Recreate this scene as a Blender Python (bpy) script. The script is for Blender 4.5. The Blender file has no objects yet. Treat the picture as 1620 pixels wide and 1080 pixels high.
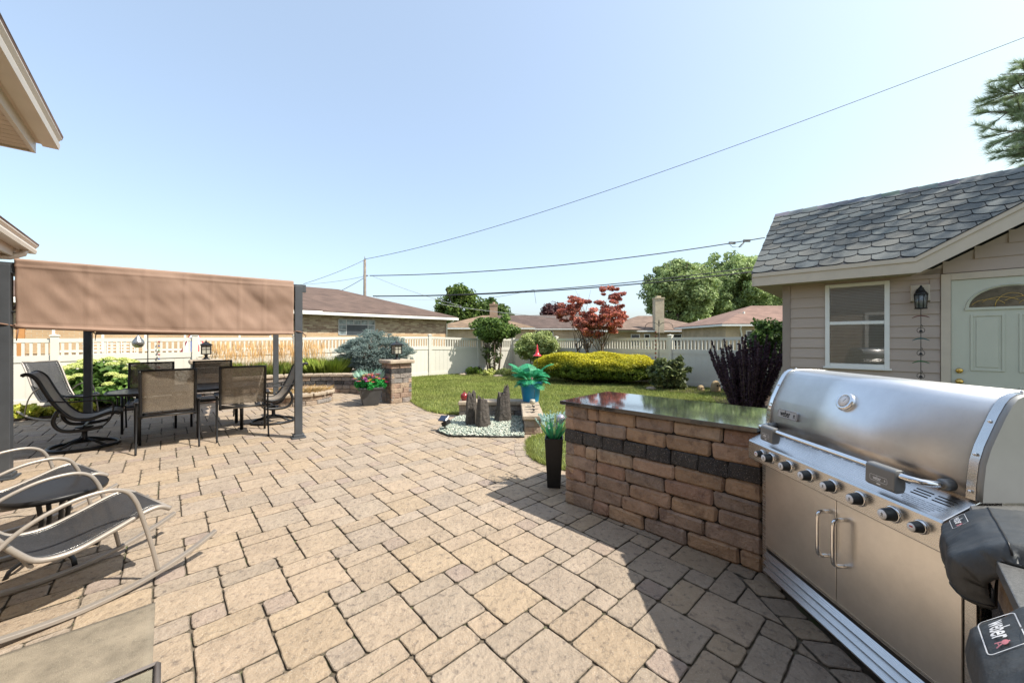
import bpy, bmesh, math, random
import numpy as np
from mathutils import Vector, Matrix, noise as mnoise
random.seed(7); rng = np.random.default_rng(7)
sc = bpy.context.scene
col = bpy.data.collections.new("yard"); sc.collection.children.link(col)
R = math.radians; PI = math.pi; V = Vector
PA = R(42.5); P = V((math.cos(PA), math.sin(PA), 0)); Q = V((math.sin(PA), -math.cos(PA), 0))   # the two directions the paving follows

# ------------------------------------------------------------------ materials
def nodes(name):
    m = bpy.data.materials.new(name); m.use_nodes = True
    nt = m.node_tree; b = nt.nodes["Principled BSDF"]
    return m, nt, b
def N(nt, t, **kw):
    n = nt.nodes.new(t)
    for k, v in kw.items():
        if k in n.inputs: n.inputs[k].default_value = v
        else: setattr(n, k, v)
    return n
def mix(nt, fac, a, b, mode='MIX'):
    n = nt.nodes.new("ShaderNodeMix"); n.data_type = 'RGBA'; n.blend_type = mode
    for i, v in ((0, fac), (6, a), (7, b)):
        if hasattr(v, "is_linked") or isinstance(v, bpy.types.NodeSocket): nt.links.new(v, n.inputs[i])
        else: n.inputs[i].default_value = v if i == 0 else (tuple(v) + (1,))[:4]
    return n.outputs[2]
def ramp(nt, sock, stops):
    r = nt.nodes.new("ShaderNodeValToRGB"); nt.links.new(sock, r.inputs[0])
    e = r.color_ramp.elements
    while len(e) < len(stops): e.new(0.5)
    for el, (p, c) in zip(e, stops):
        el.position = p; el.color = (c, c, c, 1) if not hasattr(c, "__len__") else tuple(c) + (1,)
    return r.outputs[0]
def tex(nt, scale, detail=4, rough=.6, vec=None, kind='noise', stretch=None):
    co = N(nt, "ShaderNodeTexCoord").outputs['Object'] if vec is None else vec
    if stretch:
        mp = N(nt, "ShaderNodeMapping"); mp.inputs['Scale'].default_value = stretch
        nt.links.new(co, mp.inputs['Vector']); co = mp.outputs[0]
    if kind == 'noise':
        t = N(nt, "ShaderNodeTexNoise", Scale=scale, Detail=detail, Roughness=rough)
    else:
        t = N(nt, "ShaderNodeTexVoronoi", Scale=scale)
    nt.links.new(co, t.inputs['Vector']); return t.outputs[0]
def M(name, c, rough=.6, metal=0., var=.12, vs=4., bump=0., bs=60., attr=False, spec=.5, fleck=None, fs=250., blot=None, bls=14., trans=0., coat=0., stretch=None, dist=.01):
    m, nt, b = nodes(name)
    L = nt.links
    base = None
    if attr:
        a = N(nt, "ShaderNodeAttribute", attribute_name='col'); base = a.outputs['Color']
        base = mix(nt, 1.0, base, c, 'MULTIPLY')
    else:
        base = mix(nt, 0.0, c, c)
    if var:
        t = tex(nt, vs, 5, .6, stretch=stretch); f = ramp(nt, t, [(.3, 1 - var), (.7, 1 + var)])
        # values above one are kept by multiplying twice with a lifted ramp
        base = mix(nt, 1.0, base, f, 'MULTIPLY')
    if blot:
        t = tex(nt, bls, 4, .6); f = ramp(nt, t, [(.54, 0.), (.68, 1.)])
        base = mix(nt, f, base, mix(nt, 1.0, base, blot, 'MULTIPLY'))
    if fleck:
        t = tex(nt, fs, 1, .5); f = ramp(nt, t, [(.66, 0.), (.72, 1.)])
        base = mix(nt, f, base, fleck)
    L.new(base, b.inputs['Base Color'])
    b.inputs['Roughness'].default_value = rough; b.inputs['Metallic'].default_value = metal
    b.inputs['Specular IOR Level'].default_value = spec
    if coat: b.inputs['Coat Weight'].default_value = coat; b.inputs['Coat Roughness'].default_value = .05
    if bump:
        t = tex(nt, bs, 6, .65, stretch=stretch); bp = N(nt, "ShaderNodeBump", Strength=bump, Distance=dist)
        L.new(t, bp.inputs['Height']); L.new(bp.outputs[0], b.inputs['Normal'])
    if trans:
        out = nt.nodes["Material Output"]; tr = N(nt, "ShaderNodeBsdfTranslucent"); ms = N(nt, "ShaderNodeMixShader"); ms.inputs[0].default_value = trans
        L.new(base, tr.inputs['Color']); L.new(b.outputs[0], ms.inputs[1]); L.new(tr.outputs[0], ms.inputs[2]); L.new(ms.outputs[0], out.inputs[0])
    return m
def mesh_cloth(name, c, hole, scale, stretch=(1, 1, 1)):
    """woven sling: threads with pinholes that let the light and the view through"""
    m, nt, b = nodes(name); L = nt.links
    out = nt.nodes["Material Output"]
    v = tex(nt, 9, 4, .6); base = mix(nt, 1.0, c, ramp(nt, v, [(.3, .85), (.7, 1.1)]), 'MULTIPLY')
    L.new(base, b.inputs['Base Color']); b.inputs['Roughness'].default_value = .55
    t = tex(nt, scale, 1, .5, stretch=stretch)
    bp = N(nt, "ShaderNodeBump", Strength=.25, Distance=.002); L.new(t, bp.inputs['Height']); L.new(bp.outputs[0], b.inputs['Normal'])
    f = ramp(nt, t, [(.42, hole * .55), (.6, min(1, hole * 1.6))])
    tp = N(nt, "ShaderNodeBsdfTransparent"); ms = N(nt, "ShaderNodeMixShader")
    L.new(f, ms.inputs[0]); L.new(b.outputs[0], ms.inputs[1]); L.new(tp.outputs[0], ms.inputs[2]); L.new(ms.outputs[0], out.inputs[0])
    return m
def brick_mat(name, c1, c2, mortar, bw=.2, bh=.065, ms=.008, attr_scale=1):
    m, nt, b = nodes(name); L = nt.links
    co = N(nt, "ShaderNodeTexCoord").outputs['Object']; s = N(nt, "ShaderNodeSeparateXYZ"); L.new(co, s.inputs[0])
    ad = N(nt, "ShaderNodeMath", operation='ADD'); L.new(s.outputs[0], ad.inputs[0]); L.new(s.outputs[1], ad.inputs[1])
    cb = N(nt, "ShaderNodeCombineXYZ"); L.new(ad.outputs[0], cb.inputs[0]); L.new(s.outputs[2], cb.inputs[1])
    t = N(nt, "ShaderNodeTexBrick", Scale=1.0); t.inputs['Brick Width'].default_value = bw; t.inputs['Row Height'].default_value = bh
    t.inputs['Mortar Size'].default_value = ms; t.inputs['Color1'].default_value = (*c1, 1); t.inputs['Color2'].default_value = (*c2, 1); t.inputs['Mortar'].default_value = (*mortar, 1)
    t.inputs['Bias'].default_value = -.1
    L.new(cb.outputs[0], t.inputs['Vector'])
    base = mix(nt, 1.0, t.outputs[0], ramp(nt, tex(nt, 1.3, 4), [(.3, .82), (.7, 1.1)]), 'MULTIPLY')
    L.new(base, b.inputs['Base Color']); b.inputs['Roughness'].default_value = .85
    bp = N(nt, "ShaderNodeBump", Strength=.5, Distance=.01); bp.invert = True; L.new(t.outputs[1], bp.inputs['Height']); L.new(bp.outputs[0], b.inputs['Normal'])
    return m
def shingle_mat(name, c, w=.33, h=.14):
    m, nt, b = nodes(name); L = nt.links
    co = N(nt, "ShaderNodeTexCoord").outputs['Object']; s = N(nt, "ShaderNodeSeparateXYZ"); L.new(co, s.inputs[0])
    ad = N(nt, "ShaderNodeMath", operation='ADD'); L.new(s.outputs[0], ad.inputs[0]); L.new(s.outputs[1], ad.inputs[1])
    mu = N(nt, "ShaderNodeMath", operation='MULTIPLY'); L.new(s.outputs[2], mu.inputs[0]); mu.inputs[1].default_value = 3.1
    cb = N(nt, "ShaderNodeCombineXYZ"); L.new(ad.outputs[0], cb.inputs[0]); L.new(mu.outputs[0], cb.inputs[1])
    t = N(nt, "ShaderNodeTexBrick", Scale=1.0); t.inputs['Brick Width'].default_value = w; t.inputs['Row Height'].default_value = h * 2.2
    t.inputs['Mortar Size'].default_value = .008
    t.inputs['Color1'].default_value = (*[x * 1.18 for x in c], 1); t.inputs['Color2'].default_value = (*[x * .82 for x in c], 1); t.inputs['Mortar'].default_value = (*[x * .55 for x in c], 1)
    L.new(cb.outputs[0], t.inputs['Vector'])
    base = mix(nt, 1.0, t.outputs[0], ramp(nt, tex(nt, .9, 5), [(.3, .8), (.7, 1.15)]), 'MULTIPLY')
    L.new(base, b.inputs['Base Color']); b.inputs['Roughness'].default_value = .95
    return m
def steel(name, c=(.60, .585, .56), rough=.27, stain=None, sx=(1, .02, 1), zlo=0, zhi=1):
    m, nt, b = nodes(name); L = nt.links
    t = tex(nt, 420, 3, .6, stretch=sx)
    cl = tex(nt, 5, 6, .7)
    base = mix(nt, 1.0, c, ramp(nt, cl, [(.3, .86), (.7, 1.02)]), 'MULTIPLY')
    if stain:
        co = N(nt, "ShaderNodeTexCoord").outputs['Object']; s = N(nt, "ShaderNodeSeparateXYZ"); L.new(co, s.inputs[0])
        mr = N(nt, "ShaderNodeMapRange"); mr.inputs[1].default_value = zlo; mr.inputs[2].default_value = zhi; mr.inputs[3].default_value = 1; mr.inputs[4].default_value = 0
        L.new(s.outputs[2], mr.inputs[0])
        mm = N(nt, "ShaderNodeMath", operation='MULTIPLY'); L.new(mr.outputs[0], mm.inputs[0]); L.new(ramp(nt, tex(nt, 6, 4, .6, stretch=(1, 1, 2)), [(.3, .35), (.65, 1.)]), mm.inputs[1])
        base = mix(nt, mm.outputs[0], base, stain)
    L.new(base, b.inputs['Base Color']); b.inputs['Metallic'].default_value = 1
    rr = ramp(nt, t, [(.3, rough * .97), (.7, rough * 1.05)]); L.new(rr, b.inputs['Roughness'])
    b.inputs['Anisotropic'].default_value = .0
    return m

# ------------------------------------------------------------------ mesh builder
class MB:
    def __init__(s): s.v = []; s.f = []; s.c = []; s.sm = []
    def add(s, vs, fs, c=None, smooth=False):
        o = len(s.v); s.v += [tuple(x) for x in vs]
        for f in fs: s.f.append(tuple(i + o for i in f)); s.c.append(c or (1, 1, 1)); s.sm.append(smooth)
        return s
    def box(s, c, h, ax=None, c_=None):
        """centre, half sizes, optional axes"""
        X, Y, Z = ax or (V((1, 0, 0)), V((0, 1, 0)), V((0, 0, 1))); c = V(c)
        vs = [c + X * (h[0] * i) + Y * (h[1] * j) + Z * (h[2] * k) for k in (-1, 1) for j in (-1, 1) for i in (-1, 1)]
        return s.add(vs, [(0, 2, 3, 1), (4, 5, 7, 6), (0, 1, 5, 4), (2, 6, 7, 3), (0, 4, 6, 2), (1, 3, 7, 5)], c_)
    def span(s, x0, x1, y0, y1, z0, z1, c_=None):
        return s.box(((x0 + x1) / 2, (y0 + y1) / 2, (z0 + z1) / 2), (abs(x1 - x0) / 2, abs(y1 - y0) / 2, abs(z1 - z0) / 2), None, c_)
    def cbox(s, c, h, ax=None, ch=.01, jit=0., c_=None):
        """box with chamfered edges and corners"""
        X, Y, Z = ax or (V((1, 0, 0)), V((0, 1, 0)), V((0, 0, 1))); c = V(c); vs = []; idx = {}
        for i in (-1, 1):
            for j in (-1, 1):
                for k in (-1, 1):
                    jv = V([random.uniform(-jit, jit) for _ in range(3)])
                    for a in range(3):
                        d = [h[0], h[1], h[2]]
                        for b in range(3):
                            if b != a: d[b] -= ch
                        idx[(i, j, k, a)] = len(vs)
                        vs.append(c + X * (i * d[0]) + Y * (j * d[1]) + Z * (k * d[2]) + jv)
        g = lambda i, j, k, a: idx[(i, j, k, a)]; fs = []
        for sg in (-1, 1):
            fs.append([g(sg, -1, -1, 0), g(sg, 1, -1, 0), g(sg, 1, 1, 0), g(sg, -1, 1, 0)][::sg])
            fs.append([g(-1, sg, -1, 1), g(1, sg, -1, 1), g(1, sg, 1, 1), g(-1, sg, 1, 1)][::-sg])
            fs.append([g(-1, -1, sg, 2), g(1, -1, sg, 2), g(1, 1, sg, 2), g(-1, 1, sg, 2)][::sg])
        for a in (-1, 1):
            for b in (-1, 1):
                fs.append([g(a, b, -1, 0), g(a, b, 1, 0), g(a, b, 1, 1), g(a, b, -1, 1)][::(-1 if a * b > 0 else 1)])
                fs.append([g(a, -1, b, 0), g(a, 1, b, 0), g(a, 1, b, 2), g(a, -1, b, 2)][::(1 if a * b > 0 else -1)])
                fs.append([g(-1, a, b, 1), g(1, a, b, 1), g(1, a, b, 2), g(-1, a, b, 2)][::(-1 if a * b > 0 else 1)])
                for k in (-1, 1): fs.append([g(a, b, k, 0), g(a, b, k, 1), g(a, b, k, 2)][::(1 if a * b * k > 0 else -1)])
        return s.add(vs, [tuple(f) for f in fs], c_, False)
    def tube(s, pts, r, n=8, c_=None, closed=False, flat=1., upv=None):
        pts = [V(p) for p in pts]; k = len(pts); rs = r if hasattr(r, '__len__') else [r] * k; vs = []; fs = []
        prev = None
        for i, p in enumerate(pts):
            if closed: t = pts[(i + 1) % k] - pts[i - 1]
            else: t = pts[min(i + 1, k - 1)] - pts[max(i - 1, 0)]
            t.normalize()
            if prev is None:
                a = V(upv) if upv else (V((0, 0, 1)) if abs(t.z) < .9 else V((1, 0, 0)))
                u = t.cross(a).normalized()
            else: u = (prev - t * prev.dot(t)).normalized()
            prev = u; w = t.cross(u)
            for j in range(n):
                an = 2 * PI * j / n; vs.append(p + u * (math.cos(an) * rs[i]) + w * (math.sin(an) * rs[i] * flat))
        for i in range(k if closed else k - 1):
            for j in range(n):
                a, b = i * n + j, i * n + (j + 1) % n; c, d = ((i + 1) % k) * n + (j + 1) % n, ((i + 1) % k) * n + j
                fs.append((a, b, c, d))
        s.add(vs, fs, c_, True)
        if not closed:
            o = len(s.v) - len(vs)
            for base, rev in ((0, 1), ((k - 1) * n, 0)):
                f = [o + base + j for j in range(n)]
                s.f.append(tuple(f[::-1] if rev else f)); s.c.append(c_ or (1, 1, 1)); s.sm.append(False)
        return s
    def lathe(s, prof, c=(0, 0, 0), n=24, ax=None, c_=None, smooth=True):
        X, Y, Z = ax or (V((1, 0, 0)), V((0, 1, 0)), V((0, 0, 1))); c = V(c); vs = []; fs = []
        for r, z in prof:
            for j in range(n):
                a = 2 * PI * j / n; vs.append(c + X * (math.cos(a) * r) + Y * (math.sin(a) * r) + Z * z)
        for i in range(len(prof) - 1):
            for j in range(n):
                fs.append((i * n + j, i * n + (j + 1) % n, (i + 1) * n + (j + 1) % n, (i + 1) * n + j))
        s.add(vs, fs, c_, smooth); o = len(s.v) - len(vs)
        for base, rev, pr in ((0, 1, prof[0]), ((len(prof) - 1) * n, 0, prof[-1])):
            if pr[0] > 1e-5:
                f = [o + base + j for j in range(n)]; s.f.append(tuple(f[::-1] if rev else f)); s.c.append(c_ or (1, 1, 1)); s.sm.append(False)
        return s
    def prism(s, poly, z0, z1, c_=None):
        n = len(poly); A = sum(poly[i][0] * poly[(i + 1) % n][1] - poly[(i + 1) % n][0] * poly[i][1] for i in range(n))
        if A < 0: poly = poly[::-1]
        vs = [(p[0], p[1], z0) for p in poly] + [(p[0], p[1], z1) for p in poly]
        return s.add(vs, [tuple(range(n))[::-1], tuple(range(n, 2 * n))] + [(i, (i + 1) % n, n + (i + 1) % n, n + i) for i in range(n)], c_)
    def extr(s, prof, ax0, ax1, o, du, dv, c_=None, smooth=False, cap=True):
        """profile of (u, v) pairs in the plane du, dv swept from o+ax0 to o+ax1"""
        n = len(prof); o = V(o); vs = [o + V(ax0) + V(du) * u + V(dv) * v for u, v in prof] + [o + V(ax1) + V(du) * u + V(dv) * v for u, v in prof]
        s.add(vs, [(i, (i + 1) % n, n + (i + 1) % n, n + i) for i in range(n)], c_, smooth)
        if cap:
            b = len(s.v) - 2 * n
            s.f += [tuple(range(b, b + n))[::-1], tuple(range(b + n, b + 2 * n))]; s.c += [c_ or (1, 1, 1)] * 2; s.sm += [False] * 2
        return s
    def grid(s, fn, nu, nv, c_=None, smooth=True):
        vs = [fn(i / nu, j / nv) for i in range(nu + 1) for j in range(nv + 1)]
        fs = [(i * (nv + 1) + j, (i + 1) * (nv + 1) + j, (i + 1) * (nv + 1) + j + 1, i * (nv + 1) + j + 1) for i in range(nu) for j in range(nv)]
        return s.add(vs, fs, c_, smooth)
    def build(s, name, mat, parent=None, bevel=0, solid=0, loc=None, rz=0, sub=0, fix=False):
        me = bpy.data.meshes.new(name); me.from_pydata(s.v, [], s.f)
        me.polygons.foreach_set('use_smooth', s.sm)
        if any(c != (1, 1, 1) for c in s.c):
            a = me.attributes.new('col', 'FLOAT_COLOR', 'FACE')
            a.data.foreach_set('color', np.array([(*c, 1) for c in s.c], dtype=np.float32).ravel())
        if fix:
            bm = bmesh.new(); bm.from_mesh(me); bmesh.ops.recalc_face_normals(bm, faces=bm.faces); bm.to_mesh(me); bm.free()
        me.update(); return link(name, me, mat, parent, bevel, solid, loc, rz, sub)
def link(name, me, mat, parent=None, bevel=0, solid=0, loc=None, rz=0, sub=0):
    ob = bpy.data.objects.new(name, me); col.objects.link(ob)
    for mm in (mat if isinstance(mat, (list, tuple)) else [mat]): me.materials.append(mm)
    if parent: ob.parent = parent
    if loc is not None: ob.location = loc
    ob.rotation_euler.z = rz
    if sub: md = ob.modifiers.new('sub', 'SUBSURF'); md.levels = md.render_levels = sub
    if solid: md = ob.modifiers.new('sol', 'SOLIDIFY'); md.thickness = solid; md.offset = 0
    if bevel: md = ob.modifiers.new('bev', 'BEVEL'); md.width = bevel; md.segments = 2; md.limit_method = 'ANGLE'; md.angle_limit = R(40)
    return ob
def tag(o, label, cat, group=None):
    o['label'] = label; o['category'] = cat
    if group: o['group'] = group
    return o
def thing(name, label, cat, loc=(0, 0, 0), rz=0, group=None):
    o = bpy.data.objects.new(name, None); col.objects.link(o); o.empty_display_size = .1
    o.location = loc; o.rotation_euler.z = rz
    return tag(o, label, cat, group)
def struct(o, kind='structure'): o['kind'] = kind; return o
def dup(root, loc, rz, label, group=None):
    """a thing with its parts and sub-parts copied, mesh data shared"""
    r = root.copy(); col.objects.link(r); r.location = loc; r.rotation_euler.z = rz; r['label'] = label
    if group: r['group'] = group
    def kids(a, b):
        for ch in list(a.children):
            c = ch.copy(); col.objects.link(c); c.parent = b; kids(ch, c)
    kids(root, r); return r
def npmesh(name, verts, faces, mat, parent=None, cols=None, smooth=False):
    """verts (N,3), faces (M,k) arrays, cols (M,3)"""
    me = bpy.data.meshes.new(name); nv, nf, k = len(verts), len(faces), faces.shape[1]
    me.vertices.add(nv); me.vertices.foreach_set('co', verts.astype(np.float32).ravel())
    me.loops.add(nf * k); me.loops.foreach_set('vertex_index', faces.astype(np.int32).ravel())
    me.polygons.add(nf); me.polygons.foreach_set('loop_start', np.arange(0, nf * k, k, dtype=np.int32))
    me.polygons.foreach_set('loop_total', np.full(nf, k, dtype=np.int32)); me.polygons.foreach_set('use_smooth', np.full(nf, smooth))
    if cols is not None:
        a = me.attributes.new('col', 'FLOAT_COLOR', 'FACE'); cc = np.ones((nf, 4), np.float32); cc[:, :3] = cols; a.data.foreach_set('color', cc.ravel())
    me.update(); me.validate(); return link(name, me, mat, parent)
def unit(a): return a / np.maximum(np.linalg.norm(a, axis=1, keepdims=True), 1e-9)
def leafset(pts, nrm, size, c0, c1, elong=1.7, jitter=.9, up=0.):
    """one bent leaf (two triangles as a folded quad) per point, its normal near nrm"""
    n = len(pts); nn = unit(nrm + rng.normal(0, jitter, (n, 3)) + np.array([0, 0, up]))
    t = unit(np.cross(nn, rng.normal(0, 1, (n, 3)))); b = np.cross(nn, t)
    s = (size * rng.uniform(.6, 1.3, n))[:, None]
    v = np.stack([pts - t * s * elong * .5, pts + b * s * .5 + nn * s * .12, pts + t * s * elong * .5 - nn * s * .2, pts - b * s * .5 + nn * s * .12], 1)
    f = np.arange(n * 4).reshape(n, 4)
    k = rng.uniform(0, 1, n)[:, None]; c = np.array(c0) * (1 - k) + np.array(c1) * k; c = c * rng.uniform(.8, 1.2, (n, 1))
    return v.reshape(-1, 3), f, c
def join(sets):
    vs, fs, cs, o = [], [], [], 0
    for v, f, c in sets: vs.append(v); fs.append(f + o); cs.append(c); o += len(v)
    return np.concatenate(vs), np.concatenate(fs), np.concatenate(cs)
def crown(c, rad, nclump, nleaf, size, c0, c1, csize=.35, elong=1.7, shell=.75, flat=0., jitter=.8):
    """leaves gathered in clumps whose centres lie in an uneven ellipsoid; gaps stay open between clumps"""
    rad = np.array(rad); d = unit(rng.normal(0, 1, (nclump, 3)))
    rr = rng.uniform(shell * .45, 1, nclump)[:, None] ** .6
    cc = d * rr * rad * (1 + rng.normal(0, .07, (nclump, 1))); out = []
    per = max(3, nleaf // nclump)
    for k in range(nclump):
        cs = csize * rng.uniform(.6, 1.3); e = unit(rng.normal(0, 1, (per, 3)))
        r3 = rng.uniform(.25, 1, per)[:, None] ** .5
        p = cc[k] + e * r3 * cs * np.array([1, 1, .75 - flat]); kk = rng.uniform(.75, 1.2)
        v, f, c_ = leafset(p + np.array(c), e + np.array([0, 0, .4]), size, c0, c1, elong, jitter); out.append((v, f, c_ * kk))
    return out
# ------------------------------------------------------------------ camera, sun, sky
cam = bpy.data.objects.new("camera", bpy.data.cameras.new("camera")); sc.collection.objects.link(cam); sc.camera = cam
cam.location = (0, 0, 1.5); cam.rotation_euler = (R(90), 0, 0)
cam.data.sensor_width = 36; cam.data.lens = 597 / 1620 * 36; cam.data.shift_y = -4 / 1620; cam.data.clip_end = 2000; cam.data.clip_start = .02
SUN = V((.75, -.19, 1.0)).normalized(); ELEV = math.asin(SUN.z); AZ = math.atan2(SUN.x, SUN.y)
sl = bpy.data.lights.new("sun", 'SUN'); sl.energy = 3.3; sl.angle = R(.55); sl.color = (1, .94, .84)
so = bpy.data.objects.new("sun", sl); sc.collection.objects.link(so); so.rotation_euler = SUN.to_track_quat('Z', 'Y').to_euler()
w = bpy.data.worlds.new("World"); sc.world = w; w.use_nodes = True; nt = w.node_tree
sky = nt.nodes.new("ShaderNodeTexSky"); sky.sky_type = 'NISHITA'; sky.sun_disc = False; sky.sun_elevation = ELEV; sky.sun_rotation = AZ
sky.air_density = 1.0; sky.dust_density = 3.5; sky.ozone_density = .7; sky.altitude = 180
bg = nt.nodes["Background"]; sky_mn = nt.nodes.new("ShaderNodeMix"); sky_mn.data_type = 'RGBA'; sky_mn.blend_type = 'DARKEN'; sky_mn.inputs[0].default_value = 1; sky_mn.inputs[7].default_value = (4.3, 4.2, 4.2, 1); nt.links.new(sky.outputs[0], sky_mn.inputs[6])
sky_hz = nt.nodes.new("ShaderNodeMix"); sky_hz.data_type = 'RGBA'; sky_hz.inputs[0].default_value = .40; sky_hz.inputs[7].default_value = (2.0, 2.35, 2.75, 1); nt.links.new(sky_mn.outputs[2], sky_hz.inputs[6]); sky_tn = nt.nodes.new("ShaderNodeMix"); sky_tn.data_type = 'RGBA'; sky_tn.blend_type = 'MULTIPLY'; sky_tn.inputs[0].default_value = 1; sky_tn.inputs[7].default_value = (.955, .975, .965, 1); nt.links.new(sky_hz.outputs[2], sky_tn.inputs[6]); nt.links.new(sky_tn.outputs[2], bg.inputs[0]); bg.inputs[1].default_value = .15
sc.view_settings.view_transform = 'Standard'; sc.view_settings.look = 'None'; sc.view_settings.exposure = 1.25; sc.view_settings.gamma = 1
sc.cycles.max_bounces = 8; sc.cycles.transparent_max_bounces = 24; sc.cycles.caustics_reflective = False; sc.cycles.caustics_refractive = False
try: sc.cycles.use_denoising = True
except Exception: pass

# ------------------------------------------------------------------ materials
m_sand = M('joint sand', (.125, .10, .072), .95, var=.5, vs=9, blot=(.55, .95, .35), bls=6)
m_paver = M('paver', (1, 1, 1), .85, var=.13, vs=6, bump=1., bs=20, attr=True, fleck=(.52, .48, .41), fs=300, blot=(.58, .58, .61), bls=26, dist=.022)
m_stone = M('wall block', (1, 1, 1), .88, var=.22, vs=9, bump=1., bs=34, attr=True, fleck=(.42, .37, .32), fs=190, blot=(.62, .6, .62), bls=11, dist=.022)
m_cap = M('cap stone', (.37, .30, .225), .9, var=.16, vs=7, bump=.7, bs=30, blot=(.72, .72, .74), bls=15, dist=.012)
m_core = M('dark core', (.035, .03, .026), .95, var=.2)
m_granite = M('polished granite', (.03, .03, .03), .06, var=.3, vs=30, fleck=(.09, .085, .08), fs=420, spec=.9, coat=1.)
m_granite2 = M('dusty granite', (.10, .10, .098), .33, var=.3, vs=160, fleck=(.25, .24, .23), fs=600, bump=.1, bs=300)
m_steel = steel('brushed steel', (.72, .71, .69)); m_hood = steel('hood steel', (.82, .82, .82), .36, stain=(.36, .29, .23), zlo=.955, zhi=1.06)
m_steeld = steel('door steel', (.95, .92, .87), .30, sx=(1, .02, 1))
m_chrome = M('chrome', (.82, .82, .82), .08, 1, var=.03); m_bolt = M('bolt', (.6, .58, .55), .3, 1, var=.05)
m_cast = M('cast grey metal', (.23, .23, .225), .48, .5, var=.08, bump=.15, bs=300)
m_black = M('black metal', (.012, .012, .013), .42, .1, var=.2, vs=20, spec=.4)
m_knob = M('knob plastic', (.03, .035, .037), .38, var=.1)
m_white = M('white print', (.88, .87, .86), .5, var=.03)
m_red = M('red mark', (.45, .03, .03), .5, var=.1); m_pink = M('pink print', (.75, .25, .28), .5, var=.1)
m_vinylcover = M('cover vinyl', (.052, .056, .058), .46, var=.2, vs=12, bump=.35, bs=34, spec=.5, dist=.006)
m_fence = M('ivory vinyl fence', (.66, .635, .56), .45, var=.03, vs=3)
m_trimw = M('white trim', (.78, .77, .73), .5, var=.04); m_almond = M('almond trim', (.56, .48, .385), .6, var=.06, vs=6)
m_siding = M('taupe siding', (.455, .37, .315), .7, var=.07, vs=3, bump=.12, bs=120, stretch=(.15, 1, 1))
m_door = M('sage door', (.54, .545, .45), .45, var=.03); m_brass = M('brass', (.72, .48, .14), .2, 1, var=.05)
m_slate = M('slate shingle', (1, 1, 1), .93, var=.12, vs=4, attr=True, fleck=(.30, .31, .32), fs=260, bump=.35, bs=160, dist=.004)
m_drip = M('dark roof edge', (.02, .02, .022), .6)
m_dkgrey = M('charcoal post', (.062, .068, .076), .5, .2, var=.15, vs=5, bump=.05, bs=90)
m_canopy = M('tan canopy', (.395, .265, .198), .8, var=.05, vs=3, trans=.28, bump=.2, bs=9, stretch=(1, 1, .35), dist=.02)
m_taupe = M('taupe tube', (.30, .265, .23), .38, .25, var=.08, vs=9)
m_sling = mesh_cloth('brown sling', (.20, .165, .125), .30, 260, (1, 1, .25)); m_sling_dk = mesh_cloth('black sling', (.036, .036, .038), .16, 150)
m_sling_seat = mesh_cloth('taupe sling seat', (.27, .23, .185), .05, 240)
m_soil = M('mulch', (.055, .034, .022), .95, var=.5, vs=22, bump=1., bs=45, dist=.03)
m_leaf = M('leaf', (1.4, 1.38, 1.3), .5, var=.15, vs=2, attr=True, trans=.32, spec=.3)
m_needle = M('needle', (1, 1, 1), .6, var=.1, vs=2, attr=True, trans=.18, spec=.25)
m_petal = M('petal', (1, 1, 1), .55, var=.05, attr=True, trans=.25)
m_bark = M('bark', (.13, .095, .07), .9, var=.35, vs=14, bump=.8, bs=30, stretch=(1, 1, .2), dist=.02)
m_grass = M('grass blade', (1.22, 1.2, 1.15), .55, var=.28, vs=1.1, attr=True, trans=.3, spec=.25)
m_turf = M('turf', (.13, .16, .045), .95, var=.35, vs=6, bump=.8, bs=60, dist=.03)
m_ground = M('far ground', (.09, .10, .05), .95, var=.3, vs=.4)
m_rock = M('basalt', (.078, .066, .056), .8, var=.4, vs=9, bump=1., bs=22, dist=.03, blot=(.45, .45, .45), bls=9)
m_pebble = M('pebble', (1, 1, 1), .6, var=.1, attr=True)
m_glass = M('pane', (.02, .022, .025), .03, var=0, spec=.9)

# ------------------------------------------------------------------ ground and patio
g = MB().box((0, 60, -.30), (500, 500, .2)); struct(g.build('ground', m_ground))
base = [(2.2, 4.2), (2.2, -2.5), (-4, -2.5), (-10.6, 3.0), (-10.6, 7.0), (-7.6, 9.6), (-4.9, 11), (-2.3, 9.6), (-.9, 7.6), (.4, 7.6), (.5, 4.6), (1.2, 4.25)]
# lawn outline near the patio (patio side), then out to the fence
LAWN_L = [(-2.42, 9.12), (-2.12, 8.5), (-1.9, 8.14), (-1.72, 7.85), (-1.51, 7.65), (-1.28, 7.52), (-1.02, 7.46)]
LAWN_R = [(.50, 5.86), (.27, 5.6), (.236, 5.43), (.228, 5.1), (.243, 4.83), (.31, 4.62), (.41, 4.48), (.58, 4.33), (.80, 4.20), (1.02, 4.10)]
lawn_poly = LAWN_L + [(.5, 7.46)] + LAWN_R + [(2.3, 2.85), (4.1, 6.2), (4.9, 8.2), (6.4, 9.6), (7.4, 10.2), (.1, 17.6), (-3.31, 15.4), (-8.2, 10.5), (-4, 12), (-2.9, 9.6)]
struct(MB().prism(base, -.12, -.014).build('patio_bed', m_sand))
def inside(p, poly):
    c = False; n = len(poly)
    for i in range(n):
        x1, y1 = poly[i][:2]; x2, y2 = poly[i - 1][:2]
        if (y1 > p[1]) != (y2 > p[1]) and p[0] < (x2 - x1) * (p[1] - y1) / (y2 - y1) + x1: c = not c
    return c
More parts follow.
